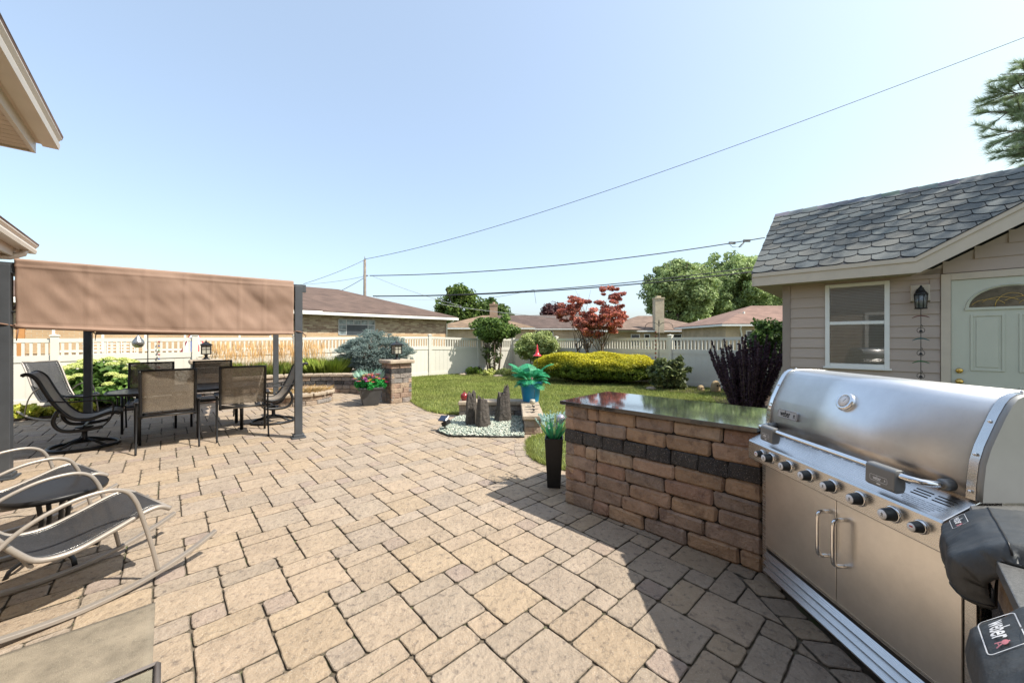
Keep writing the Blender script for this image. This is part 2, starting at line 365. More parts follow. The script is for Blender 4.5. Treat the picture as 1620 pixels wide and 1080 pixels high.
def clip(poly, n, d):
    """keep the side where n.p <= d"""
    out = []
    for i in range(len(poly)):
        a, b = poly[i - 1], poly[i]; da, db = n[0] * a[0] + n[1] * a[1] - d, n[0] * b[0] + n[1] * b[1] - d
        if da <= 0: out.append(a)
        if (da < 0 < db) or (db < 0 < da): t = da / (da - db); out.append((a[0] + (b[0] - a[0]) * t, a[1] + (b[1] - a[1]) * t))
    return out
def paver(mb, poly, inset, seg, c, zj, thin=None):
    """irregular flat stone from a convex outline"""
    n = len(poly)
    if n < 3: return
    A = sum(poly[i - 1][0] * poly[i][1] - poly[i][0] * poly[i - 1][1] for i in range(n)) / 2
    if abs(A) < .0012: return
    if A < 0: poly = poly[::-1]
    cx = sum(p[0] for p in poly) / n; cy = sum(p[1] for p in poly) / n
    ring = []
    for i in range(n):
        a, b = V(poly[i]), V(poly[(i + 1) % n]); L_ = (b - a).length
        if L_ < .004: continue
        d = (b - a) / L_; nn = V((d.y, -d.x)); k = max(1, int(L_ / seg)); r = min(.018, L_ * .3)
        ts = [r] + [r + (L_ - 2 * r) * q / k for q in range(1, k)] + [L_ - r]
        ins = inset * (.95 if thin and abs(d.dot(thin)) > .98 else 1)
        for t in ts:
            j = ins * random.uniform(.35, 1.75)
            ring.append(a + d * (t + random.uniform(-.003, .003)) - nn * j)
    m = len(ring); z0 = zj; ce = V((cx, cy)); tops = []; outs = []; lows = []
    for q in ring:
        dd = (q - ce); l = dd.length or 1; b = .0045 / l
        tops.append((*(ce + dd * (1 - b)), z0 + random.uniform(-.0012, .0012))); outs.append((*q, z0 - .003)); lows.append((*q, z0 - .03))
    o = len(mb.v); mb.v += tops + outs + lows + [(cx, cy, z0 + .0015)]
    for i in range(m):
        j = (i + 1) % m
        mb.f.append((o + i, o + j, o + 3 * m)); mb.f.append((o + m + i, o + m + j, o + j, o + i)); mb.f.append((o + 2 * m + i, o + 2 * m + j, o + m + j, o + m + i))
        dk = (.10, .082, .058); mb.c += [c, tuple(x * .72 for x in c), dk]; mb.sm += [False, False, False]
pal = [(.34, .260, .185), (.335, .26, .188), (.32, .255, .195), (.345, .262, .178), (.315, .252, .19), (.33, .254, .18)]
pink = [(.30, .232, .187), (.305, .235, .183)]
def pcol(small):
    c = random.choice(pink if small and random.random() < .35 else pal); k = random.uniform(.92, 1.07)
    return tuple(x * k for x in c)
pv = MB(); U = .1527; ox, oy = -.897, 2.024     # anchor: lattice point (0, 1)
O = V((ox, oy)) - V(Q[:2]) * U
def W(a, b): return tuple(O + V(P[:2]) * (a * U) + V(Q[:2]) * (b * U))
GX = 1.432
patio_poly = base[:]
for i in range(-70, 71):
    for j in range(-40, 41):
        a0, b0 = 2 * i - 3 * j, i + 2 * j
        for (x0, x1, y0, y1, kind) in ((0, 2, 0, 1, 1), (0, 2, 1, 3, 2), (-1, 0, 2, 3, 0)):
            q = [W(a0 + x, b0 + y) for x, y in ((x0, y0), (x1, y0), (x1, y1), (x0, y1))]
            c = (sum(p[0] for p in q) / 4, sum(p[1] for p in q) / 4)
            if not inside(c, patio_poly) or (c[1] < .2 and abs(c[0]) > 9): continue
            if c[0] < -1.45 * c[1] - 2.2 and c[1] < 4: continue
            if inside(c, lawn_poly) and inside((c[0] - .1, c[1] - .1), lawn_poly): continue
            if c[0] > GX + .3 and c[1] < 2.3: continue
            q = clip(q, (1, 0), GX) if c[1] < 2.36 else q
            d = math.hypot(*c); seg = .045 if d < 3.5 else (.09 if d < 6 else .2)
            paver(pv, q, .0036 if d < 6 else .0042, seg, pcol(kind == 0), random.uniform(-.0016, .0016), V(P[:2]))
y = 2.37
while y > -.6:
    l = random.choice((.155, .16, .21))
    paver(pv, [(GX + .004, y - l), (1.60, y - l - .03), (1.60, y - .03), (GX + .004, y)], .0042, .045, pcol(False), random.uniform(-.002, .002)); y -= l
# soldier course along the lawn, laid a touch proud
pth = [V(p) for p in [(.2, 5.75)] + LAWN_R[1:9]]
for a, b in zip(pth[:-1], pth[1:]):
    k = max(1, round((b - a).length / .22)); d = (b - a).normalized(); nn = V((d.y, -d.x))
    for t in range(k):
        s0, s1 = a.lerp(b, t / k), a.lerp(b, (t + 1) / k)
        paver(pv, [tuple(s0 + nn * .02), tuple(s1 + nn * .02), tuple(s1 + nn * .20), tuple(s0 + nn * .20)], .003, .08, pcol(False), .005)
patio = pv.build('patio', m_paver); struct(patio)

# ------------------------------------------------------------------ lawn
lb = MB().prism(lawn_poly, -.1, .018); struct(lb.build('lawn', m_turf))
pl_ = np.array([p[:2] for p in lawn_poly])
def inpoly(pts, poly):
    c = np.zeros(len(pts), bool); n = len(poly)
    for i in range(n):
        x1, y1 = poly[i][:2]; x2, y2 = poly[i - 1][:2]
        if y1 == y2: continue
        cond = ((y1 > pts[:, 1]) != (y2 > pts[:, 1])) & (pts[:, 0] < (x2 - x1) * (pts[:, 1] - y1) / (y2 - y1) + x1); c ^= cond
    return c
n = 420000; pts = np.stack([rng.uniform(-8.3, 7.4, n), 4 + 13.6 * rng.uniform(0, 1, n) ** 1.35], 1)
pts = pts[inpoly(pts, lawn_poly)]; pts = pts[(pts[:, 0] < pts[:, 1] * .75 + .3) & (pts[:, 0] > -.33 * pts[:, 1])]
edge = []
for path in (LAWN_L, LAWN_R):
    for a, b in zip(path[:-1], path[1:]):
        k = int(900 * math.dist(a, b)); t = rng.uniform(0, 1, k)[:, None]; e = np.array(a) * (1 - t) + np.array(b) * t; edge.append(e + rng.normal(0, .022, (k, 2)))
pts = np.concatenate([pts] + edge); n = len(pts)
h = rng.uniform(.030, .062, n) * (1 + .25 * (pts[:, 1] > 9)); a = rng.uniform(0, 2 * PI, n); wd = .0022 + .0007 * pts[:, 1]
lean = rng.normal(0, .022, (n, 2)); root = np.c_[pts, np.full(n, .008)]
dx = np.c_[np.cos(a) * wd, np.sin(a) * wd, np.zeros(n)]
v = np.stack([root - dx, root + dx, root + np.c_[lean, h]], 1).reshape(-1, 3); f = np.arange(n * 3).reshape(n, 3)
k = rng.uniform(0, 1, n)[:, None]; patch = (np.sin(pts[:, 0] * 2.1 + np.sin(pts[:, 1] * 1.3) * 2) * np.sin(pts[:, 1] * 1.7 + pts[:, 0]))[:, None] * .5 + .5
gc = np.array([.13, .19, .04]) * (1 - k) + np.array([.31, .34, .10]) * k; gc = gc * rng.uniform(.75, 1.25, (n, 1)) * (1 - .35 * patch) + np.array([.26, .25, .10]) * .35 * patch
o = npmesh('grass', v, f, m_grass, cols=gc); o['kind'] = 'stuff'

# planting bed along the back fence and the raised bed behind the seat wall
bed = [(-1.9, 16.3), (-1.7, 15.6), (-.6, 15.2), (.5, 14.9), (.9, 13.2), (1.2, 12.1), (2.6, 11.6), (4.2, 10.7), (5.2, 9.9), (4.3, 7.6), (3.6, 6.4), (4.4, 5.8), (5.6, 7.3), (7.9, 9.4), (.05, 17.5)]
struct(MB().prism(bed, -.05, .035).build('mulch_bed', m_soil))
bed2 = [(-11.2, 6.0), (-9.9, 6.2), (-8.3, 7.5), (-7.3, 8.9), (-7.6, 9.6), (-8.9, 10.2), (-10.9, 8.2)]
struct(MB().prism(bed2, -.05, .03).build('side_bed', m_soil))
# ------------------------------------------------------------------ block walls
tan_c = [(.30, .235, .18), (.34, .25, .18), (.25, .215, .19), (.31, .21, .155), (.22, .20, .185)]
red_c = [(.37, .25, .175), (.40, .27, .175), (.33, .24, .185), (.38, .28, .20), (.30, .23, .185), (.345, .22, .16)]
dark_c = [(.045, .042, .042), (.055, .052, .05), (.06, .056, .054)]
def jc(pal): c = random.choice(pal); k = random.uniform(.85, 1.15); return tuple(x * k for x in c)
def blockrun(mb, a, b, z0, courses, hh, lens, pal, dark=(), depth=.1, ch=.012, jit=.004, gap=.003, first=None):
    """courses of blocks whose outer face runs from a to b (the outside is on the right of a->b)"""
    a, b = V((*a, 0)), V((*b, 0)); d = b - a; L_ = d.length; d.normalize(); nn = V((d.y, -d.x, 0))
    for c in range(courses):
        s = 0; k = 0; ls = [L_ / max(1, round(L_ / .19))] if c in dark else (lens if c % 2 == 0 else lens[1:] + lens[:1])
        if c not in dark and first and c < len(first) and first[c]: ls = first[c]
        while s < L_ - .02:
            l = ls[k % len(ls)] * (1 if c in dark else random.uniform(.94, 1.06)); k += 1
            if L_ - s - l < .07: l = L_ - s
            m = a + d * (s + l / 2) - nn * (depth / 2 + random.uniform(0, .006)) + V((0, 0, z0 + hh * (c + .5)))
            mb.cbox(m, (l / 2 - gap, depth / 2, hh / 2 - gap * .6), (d, nn, V((0, 0, 1))), ch if c not in dark else ch * .5, jit, jc(dark_c if c in dark else pal)); s += l
# island: counter run, grill bay, near run
CF0, CF1 = V((.481, 3.468)), V((1.588, 2.403)); cd = (CF1 - CF0).normalized(); cn = V((-cd.y, cd.x))      # into the counter
CB0 = CF0 + cn * .80
isl = thing('barbecue_island', 'brick outdoor kitchen island with dark granite counter wrapping round the grill', 'outdoor kitchen')
mb = MB(); lens = [.30, .32, .23, .32, .115, .33]
blockrun(mb, CF0, CF1, 0, 8, .1127, lens, red_c, dark=(5,), ch=.015, jit=.006, first=[[.31, .16, .32, .32, .32], [.30, .28, .315, .33, .31], [.225, .12, .32, .32, .32, .33], [.31, .27, .315, .33, .31], [.225, .115, .32, .32, .32, .33], None, [.31, .27, .315, .33, .31], [.225, .115, .32, .32, .32, .33]])
blockrun(mb, CB0, CF0, 0, 8, .1127, [.27, .26, .27], red_c, dark=(5,))
CB1 = V((2.30, 2.80)); blockrun(mb, CB1, CB0, 0, 8, .1127, lens, red_c, dark=(5,), ch=.01)
mb.build('counter_wall', m_stone, isl)
core = MB().prism([tuple(CF0 + cd * .03 + cn * .03), tuple(CF1 + cn * .03 - cd * .01), (1.62, 2.40), (2.3, 2.40), (2.26, 2.76), tuple(CB0 + cd * .03 - cn * .03)], 0, .895)
core.prism([(2.3, 1.29), (2.38, 1.29), (2.38, 2.395), (2.3, 2.395)], 0, .9)
D3 = V((-.7071, -.7071)); N3 = V((-.7071, .7071)); O3 = V((1.60, 1.27))
S3 = lambda s, t: O3 + D3 * s + N3 * t
core.prism([(1.64, 1.235), tuple(S3(1.32, -.05)), tuple(S3(1.32, -.66)), (2.36, .95), (2.36, 1.265)], 0, .895)
core.build('core', m_core, isl)
mb = MB(); blockrun(mb, S3(0, 0), S3(1.35, 0), 0, 8, .1127, lens, red_c, dark=(5,)); mb.build('near_wall', m_stone, isl)
gt = MB().prism([(.438, 3.467), (1.556, 2.398), (1.585, 2.392), (2.36, 2.392), (2.36, 2.80), tuple(CB0 + cn * .03 - cd * .03)], .902, .934)
gt.build('countertop', m_granite, isl, bevel=.003)
gt = MB().prism([(1.58, 1.283), tuple(S3(.02, .04)), tuple(S3(1.38, .04)), tuple(S3(1.38, -.70)), (2.40, .93), (2.40, 1.283)], .902, .934)
gt.build('near_countertop', m_granite2, isl, bevel=.003)

# pillars, curved seat wall, ring planter, low walls
def pillar(name, c, label, group):
    t = thing(name, label, 'pillar', (c[0], c[1], 0), PA, group); mb = MB(); h = .26
    for a, b in (((-h, -h), (h, -h)), ((h, -h), (h, h)), ((h, h), (-h, h)), ((-h, h), (-h, -h))):
        blockrun(mb, a, b, 0, 8, .115, [.30, .22, .26], tan_c, dark=(6,), depth=.08, ch=.01)
    mb.build('shaft', m_stone, t); MB().span(-h + .03, h - .03, -h + .03, h - .03, 0, .91).build('core', m_core, t)
    c2 = MB(); c2.cbox((0, 0, .965), (h + .055, h + .055, .045), None, .018, .004, (.46, .40, .33)); c2.build('cap', m_cap, t); return t
PL1 = V((-2.77, 9.07)); PL2 = V((-7.28, 8.98)); PG = 'pillars at the ends of the seat wall'
pillar('stone_pillar', PL1, 'tan block pillar beside the colourful flower pot, at the lawn edge', PG)
pillar('stone_pillar', PL2, 'tan block pillar behind the dining chairs', PG)
def lantern(c, z, label):
    t = thing('pillar_lantern', label, 'lantern', (c[0], c[1], z), PA, 'lanterns standing on the stone pillars')
    b = MB(); b.lathe([(.0, 0), (.085, 0), (.085, .012), (.05, .03), (.03, .06), (.028, .10), (.05, .115), (.052, .125), (0, .125)], n=20); b.build('base', m_black, t)
    f = MB(); w_ = .085
    for sx in (-1, 1):
        for sy in (-1, 1):
            f.box((sx * w_, sy * w_, .235), (.008, .008, .105)); f.box((sx * w_, 0, .19), (.004, .004, .06)); f.box((0, sy * w_, .19), (.004, .004, .06))
    for z_ in (.133, .335): f.box((0, 0, z_), (w_ + .012, w_ + .012, .009))
    for s_ in (-1, 1):
        f.box((0, s_ * w_, .235), (.004, .004, .1)); f.box((s_ * w_, 0, .235), (.004, .004, .1))
        for z_ in (.25,): f.box((0, s_ * w_, z_), (w_, .004, .004)); f.box((s_ * w_, 0, z_), (.004, w_, .004))
    f.build('cage', m_black, t)
    MB().box((0, 0, .235), (w_ - .006, w_ - .006, .095)).build('glass', M('frosted lantern glass', (.42, .40, .33), .15, var=.1), t)
    r = MB(); r.lathe([(.165, .344), (.17, .35), (.125, .375), (.06, .405), (.03, .415), (.028, .43), (.012, .445), (.016, .46), (0, .475)], n=4, smooth=False); o = r.build('roof', m_black, t); o.rotation_euler.z = R(45)
lantern(PL1, 1.01, 'black pillar lantern in front of the blue spruce'); lantern(PL2, 1.01, 'black pillar lantern seen under the canopy against the white fence')
def circ3(a, b, c):
    ax, ay, bx, by, cx, cy = *a, *b, *c; d = 2 * (ax * (by - cy) + bx * (cy - ay) + cx * (ay - by))
    ux = ((ax * ax + ay * ay) * (by - cy) + (bx * bx + by * by) * (cy - ay) + (cx * cx + cy * cy) * (ay - by)) / d
    uy = ((ax * ax + ay * ay) * (cx - bx) + (bx * bx + by * by) * (ax - cx) + (cx * cx + cy * cy) * (bx - ax)) / d
    return V((ux, uy)), math.hypot(ax - ux, ay - uy)
WC, WR = circ3((-3.02, 9.32), (-4.95, 10.45), (-6.98, 9.12))
a0 = math.atan2(9.32 - WC.y, -3.02 - WC.x); a1 = math.atan2(9.12 - WC.y, -6.98 - WC.x)
if a1 < a0: a1 += 2 * PI
t = thing('seat_wall', 'low curved tan block seat wall between the two pillars', 'garden wall'); mb = MB(); cp = MB(); cr = MB(); K = 22
for c in range(4):
    s = 0; i = 0
    while s < .999:
        l = min(random.choice((.30, .22, .26)) / (WR * (a1 - a0)), 1 - s); am = a0 + (a1 - a0) * (s + l / 2); d = V((-math.sin(am), math.cos(am), 0)); nn = V((math.cos(am), math.sin(am), 0))
        mb.cbox(V((WC.x, WC.y, .0575 + .115 * c)) + nn * (WR + .10), (l * (a1 - a0) * WR / 2 - .003, .10, .055), (d, nn, V((0, 0, 1))), .012, .004, jc(dark_c + [(.12, .11, .11)] if c == 2 else tan_c)); s += l
for i in range(K):
    am = a0 + (a1 - a0) * (i + .5) / K; d = V((-math.sin(am), math.cos(am), 0)); nn = V((math.cos(am), math.sin(am), 0))
    cp.cbox(V((WC.x, WC.y, .50)) + nn * (WR + .11), ((a1 - a0) * (WR) / K / 2 - .002, .15, .038), (d, nn, V((0, 0, 1))), .014, .004)
mb.build('wall_blocks', m_stone, t); cp.build('wall_cap', m_cap, t)
arc = [(WC.x + math.cos(a0 + (a1 - a0) * i / 20) * (WR + .18), WC.y + math.sin(a0 + (a1 - a0) * i / 20) * (WR + .18)) for i in range(21)]
struct(MB().prism(arc + [(-8.6, 10.0), (-6.9, 11.6), (-4.5, 13.9), (-3.35, 12.0), (-3.1, 10.2)], -.05, .46).build('raised_bed', m_soil))
RC = V((-5.1, 9.02)); t = thing('ring_planter', 'round low tan block planter ring in front of the seat wall', 'planter', (RC.x, RC.y, 0)); mb = MB(); cp = MB()
for c in range(2):
    for i in range(18):
        am = 2 * PI * (i + .5 * c) / 18; d = V((-math.sin(am), math.cos(am), 0)); nn = V((math.cos(am), math.sin(am), 0))
        mb.cbox(nn * .64 + V((0, 0, .05 + .10 * c)), (.122, .09, .048), (d, nn, V((0, 0, 1))), .012, .004, jc(tan_c))
for i in range(14):
    am = 2 * PI * i / 14; d = V((-math.sin(am), math.cos(am), 0)); nn = V((math.cos(am), math.sin(am), 0)); cp.cbox(nn * .65 + V((0, 0, .235)), (.158, .13, .034), (d, nn, V((0, 0, 1))), .012, .004)
mb.build('ring_blocks', m_stone, t); cp.build('ring_cap', m_cap, t); MB().lathe([(.0, .15), (.55, .15), (.55, .18), (0, .20)], n=20).build('soil', m_soil, t)
def tuft(name, c, z, n, h, r, c0, c1, label, cat, group=None, tip=None, width=.004, arch=.35):
    """grass-like clump of arching blades; tip adds a plume of another colour"""
    a = rng.uniform(0, 2 * PI, n); rr = r * .7 * rng.uniform(0, 1, n) ** .5; hh = h * rng.uniform(.55, 1, n); out = h * arch * rng.uniform(.1, 1, n)
    d = np.c_[np.cos(a), np.sin(a), np.zeros(n)]; s = np.c_[-np.sin(a), np.cos(a), np.zeros(n)] * width; b = d * rr[:, None]
    m1 = b + d * (out * .35)[:, None] + np.c_[np.zeros((n, 2)), hh * .6]; t_ = b + d * out[:, None] + np.c_[np.zeros((n, 2)), hh]
    v = np.stack([b - s, b + s, m1 + s * .8, t_, m1 - s * .8], 1).reshape(-1, 3); f = np.arange(n * 5).reshape(n, 5)
    k = rng.uniform(0, 1, n)[:, None]; cc = (np.array(c0) * (1 - k) + np.array(c1) * k) * rng.uniform(.8, 1.2, (n, 1))
    root = thing(name, label, cat, (c[0], c[1], z), 0, group); npmesh('blades', v, f, m_leaf, root, cc)
    if tip:
        q = int(n * .28); idx = rng.integers(0, n, q); th = h * rng.uniform(1.3, 2.15, q); a2 = a[idx]; d2 = b[idx] + d[idx] * (h * rng.uniform(.0, .5, q))[:, None] + rng.normal(0, .07, (q, 3)) * np.array([1, 1, 0])
        sets = []; base_ = d2 + np.c_[np.zeros((q, 2)), th]; s2 = s[idx] * .35
        v = np.stack([b[idx] - s2, b[idx] + s2, base_ + s2, base_ - s2], 1).reshape(-1, 3); f4 = np.arange(q * 4).reshape(q, 4); sets.append((v, f4, np.tile(np.array(tip) * .8, (q, 1))))
        for kk in range(6):
            p0 = base_ - np.c_[np.zeros((q, 2)), np.full(q, .045 * kk)] * (h / .8); o_ = rng.normal(0, .006, (q, 3)); wv = s[idx] * .9
            v = np.stack([p0 - wv + o_, p0 + wv + o_, p0 + wv * .5 + np.array([0, 0, .07]) + o_, p0 - wv * .5 + np.array([0, 0, .07]) + o_], 1).reshape(-1, 3)
            sets.append((v, f4, np.tile(np.array(tip), (q, 1)) * rng.uniform(.8, 1.25, (q, 1))))
        npmesh('plumes', *join(sets)[:2], m_leaf, root, join(sets)[2])
    return root
tuft('dry_plant', RC, .19, 500, .16, .9, (.28, .20, .10), (.45, .33, .17), 'dried straw coloured plant inside the round block planter', 'plant', arch=1.6, width=.006)
# L-shaped low wall by the gravel bed
t = thing('low_wall', 'low tan block wall round the rock garden gravel', 'garden wall'); mb = MB(); cp = MB()
blockrun(mb, (-1.02, 7.24), (.20, 7.24), 0, 2, .115, [.30, .22, .26], tan_c, depth=.12); blockrun(mb, (.20, 7.54), (-1.02, 7.54), 0, 2, .115, [.3, .25], tan_c, depth=.12); blockrun(mb, (-1.02, 7.54), (-1.02, 7.24), 0, 2, .115, [.3], tan_c, depth=.12)
blockrun(mb, (.20, 7.24), (.20, 5.93), 0, 2, .115, [.28, .22], tan_c, depth=.12); blockrun(mb, (.20, 5.93), (.46, 5.93), 0, 2, .115, [.26], tan_c, depth=.12); blockrun(mb, (.46, 5.93), (.46, 7.54), 0, 2, .115, [.3, .25], tan_c, depth=.12)
for i in range(3): cp.cbox((-.83 + .405 * i, 7.39, .268), (.199, .18, .036), None, .012, .003)
for i in range(4): cp.cbox((.335, 6.09 + .402 * i, .268), (.17, .198, .036), None, .012, .003)
mb.build('wall_blocks', m_stone, t); cp.build('wall_cap', m_cap, t)

# gravel, edging and basalt stones
GB = [(-1.21, 6.09), (-.95, 5.78), (.19, 5.73), (.19, 7.23), (-1.04, 7.23)]
bl = MB().prism(GB, .0, .022).build('gravel_base', M('gravel base', (.22, .26, .22), .9, var=.3, vs=40)); struct(bl)
bm = bmesh.new(); bmesh.ops.create_icosphere(bm, subdivisions=1, radius=1); iv = np.array([v.co[:] for v in bm.verts]); ifc = np.array([[v.index for v in f.verts] for f in bm.faces]); bm.free()
n = 3600; c = np.c_[rng.uniform(-1.2, .2, n), rng.uniform(5.74, 7.24, n)]; c = c[inpoly(c, GB)]; n = len(c)
sz = rng.uniform(.011, .024, n); vs = iv[None] * (1 + rng.normal(0, .13, (n, len(iv), 1))); an = rng.uniform(0, 2 * PI, n)
vs = vs * np.stack([sz, sz * .75, sz * .5], 1)[:, None]; x = vs[..., 0] * np.cos(an)[:, None] - vs[..., 1] * np.sin(an)[:, None]; y = vs[..., 0] * np.sin(an)[:, None] + vs[..., 1] * np.cos(an)[:, None]
vs = np.stack([x + c[:, :1], y + c[:, 1:], vs[..., 2] + rng.uniform(.024, .042, n)[:, None]], 2).reshape(-1, 3)
fs = (ifc[None] + (np.arange(n) * len(iv))[:, None, None]).reshape(-1, 3); k = rng.uniform(0, 1, (n, 1)); pc = np.array([.24, .31, .26]) * (1 - k) + np.array([.60, .60, .50]) * k
o = npmesh('gravel_bed', vs, fs, m_pebble, cols=np.repeat(pc * rng.uniform(.8, 1.1, (n, 1)), len(ifc), 0), smooth=True); o['kind'] = 'stuff'
ed = MB().tube([(-1.06, 7.2, .02), (-1.215, 6.09, .02), (-.955, 5.775, .02), (.19, 5.722, .02)], .011, 6); tag(ed.build('bed_edging', m_black), 'thin black edging strip round the pale gravel', 'edging')
def basalt(c, w_, d_, h, tilt, seed, label, n=6, rz=0):
    """broken polygonal column: ribs run its height, the top is jagged and slanted"""
    r_ = random.Random(seed); cols_ = 30; rows = 20; ang = [2 * PI * i / n + r_.uniform(-.18, .18) for i in range(n)]; rad = [r_.uniform(.82, 1.12) for _ in range(n)]
    pts = [(math.cos(a) * k * w_, math.sin(a) * k * d_) for a, k in zip(ang, rad)]
    def out(u):
        f_ = u * n; i = int(f_) % n; q = f_ - int(f_); a, b = pts[i], pts[(i + 1) % n]; return a[0] * (1 - q) + b[0] * q, a[1] * (1 - q) + b[1] * q
    mb = MB(); vs = []; off = V((seed * 3.1, seed * 1.7, 0))
    for j in range(rows + 1):
        z = j / rows
        for i in range(cols_):
            x, y = out(i / cols_); top = h * (1 + tilt * x / w_ + .30 * mnoise.noise(V((x * 19, y * 19, seed)))); taper = 1 - .32 * z ** 1.5
            k = 1 + .14 * mnoise.noise(V((x * 9, y * 9, z * h * 4)) + off) + .07 * mnoise.noise(V((x * 30, y * 30, z * h * 14)) + off)
            vs.append((x * taper * k, y * taper * k, z * top))
    fs = [(j * cols_ + i, j * cols_ + (i + 1) % cols_, (j + 1) * cols_ + (i + 1) % cols_, (j + 1) * cols_ + i) for j in range(rows) for i in range(cols_)]
    mb.add(vs, fs); b0 = rows * cols_; cx = [sum(vs[b0 + i][a] for i in range(cols_)) / cols_ for a in range(3)]
    ring = [(vs[b0 + i][0] * .5 + cx[0] * .5, vs[b0 + i][1] * .5 + cx[1] * .5, vs[b0 + i][2] * .55 + cx[2] * .45 + r_.uniform(-.03, .02)) for i in range(cols_)]
    o_ = len(mb.v); mb.add(ring + [(cx[0], cx[1], cx[2] - .01)], [(i, (i + 1) % cols_, cols_) for i in range(cols_)])
    for i in range(cols_): mb.f.append((b0 + i, b0 + (i + 1) % cols_, o_ + (i + 1) % cols_, o_ + i)); mb.c.append((1, 1, 1)); mb.sm.append(False)
    return tag(mb.build('basalt_column', m_rock, None, loc=(*c, 0), rz=rz), label, 'rock', 'basalt columns standing in the gravel')
basalt((-.70, 6.55), .125, .13, .545, .0, 3, 'tall slim basalt column with a knobbly top, furthest left in the gravel')
basalt((-.50, 6.37), .135, .125, .47, -.1, 8, 'short broken basalt column, in front of the tall slim one', rz=.5)
basalt((-.15, 6.84), .17, .15, .56, .20, 5, 'widest basalt column with a black slanted broken top')
# ------------------------------------------------------------------ gas grill (front faces -X)
def textmesh(s, size, condense=.6, bold=0.):
    cu = bpy.data.curves.new('t', 'FONT'); cu.body = s; cu.size = size; cu.align_x = 'CENTER'; cu.align_y = 'CENTER'; cu.offset = bold; cu.resolution_u = 3
    ob = bpy.data.objects.new('t', cu); sc.collection.objects.link(ob); dg = bpy.context.evaluated_depsgraph_get(); dg.update()
    me = bpy.data.meshes.new_from_object(ob.evaluated_get(dg)); bpy.data.objects.remove(ob)
    vs = [(v.co.x * condense, v.co.y) for v in me.vertices]; fs = [tuple(p.vertices) for p in me.polygons]; bpy.data.meshes.remove(me); return vs, fs
def kettle(sz):
    vs = []; fs = []
    k = 16; vs += [(math.cos(2 * PI * i / k) * sz * .42, sz * .25 + math.sin(2 * PI * i / k) * sz * .36) for i in range(k)]; fs.append(tuple(range(k)))
    for (x0, y0, x1, y1, w_) in ((-.15, -.1, -.4, -.8, .09), (.15, -.1, .4, -.8, .09), (-.32, -.45, .32, -.45, .06), (0, .6, 0, .75, .1)):
        d = V((x1 - x0, y1 - y0)).normalized(); n_ = V((-d.y, d.x)) * w_; o_ = len(vs)
        vs += [((x0 + n_.x) * sz, (y0 + n_.y) * sz), ((x1 + n_.x) * sz, (y1 + n_.y) * sz), ((x1 - n_.x) * sz, (y1 - n_.y) * sz), ((x0 - n_.x) * sz, (y0 - n_.y) * sz)]; fs.append((o_, o_ + 1, o_ + 2, o_ + 3))
    return vs, fs
def frame2d(w_, h_, t, cut=.25):
    """rounded rectangle outline"""
    def rr(a, b, r):
        o_ = []
        for cx, cy, s in ((a - r, b - r, 0), (-a + r, b - r, 1), (-a + r, -b + r, 2), (a - r, -b + r, 3)):
            for q in range(5): an = PI / 2 * (s + q / 4); o_.append((cx + math.cos(an) * r, cy + math.sin(an) * r))
        return o_
    a, b = rr(w_ / 2, h_ / 2, h_ * cut), rr(w_ / 2 - t, h_ / 2 - t, h_ * cut * .7); n_ = len(a)
    return a + b, [(i, (i + 1) % n_, n_ + (i + 1) % n_, n_ + i) for i in range(n_)], a
def put(mb, shp, fn, c_=None): mb.add([fn(x, y) for x, y in shp[0]], shp[1], c_)
gr = thing('gas_grill', 'large stainless steel built-in gas grill with eight knobs and two doors', 'grill', (1.60, 1.84, 0))
# local frame: x depth (front is -x), y along, origin under the front face
L2 = .55
cab = MB(); cab.span(0, .70, -L2, L2, .03, .90); cab.build('cabinet', m_steel, gr, bevel=.003)
fr = MB()
for y0, y1 in ((-L2 - .001, -L2 + .034), (L2 - .034, L2 + .001)): fr.span(-.014, -.0005, y0, y1, .03, .735)
fr.span(-.014, -.0005, -L2 + .035, L2 - .035, .200, .218); fr.build('face_frame', m_steel, gr, bevel=.002)
ki = MB(); ki.span(.02, .05, -L2, L2, 0, .03); ki.build('plinth', m_core, gr)
for s, lab in ((-1, 'near door'), (1, 'far door')):
    d = MB(); y0, y1 = sorted((s * .002, s * (L2 - .037))); d.span(-.020, -.003, y0, y1, .222, .728); o = d.build('door', m_steeld, gr, bevel=.002)
    hd = MB(); yc = s * .045; pts = []
    for z_, x_ in ((.64, -.02), (.64, -.05), (.637, -.062), (.628, -.070), (.61, -.073), (.53, -.073), (.45, -.073), (.432, -.070), (.423, -.062), (.42, -.05), (.42, -.02)): pts.append((x_, yc, z_))
    hd.tube(pts, .0095, 12); hd.build('handle', m_chrome, o)
lv = MB()
for k in range(3):
    z_ = .062 + .046 * k; lv.extr([(0, 0), (.004, -.004), (.029, .017), (.025, .0225)], (0, -L2 + .035, 0), (0, L2 - .035, 0), (-.034, 0, z_), (1, 0, 0), (0, 0, 1))
lv.span(-.012, -.0005, -L2 + .034, L2 - .034, .034, .06); lv.build('louvre', m_steel, gr)
MB().span(-.0008, .0, -L2 + .036, L2 - .036, .06, .2).build('louvre_shadow_box', m_core, gr)
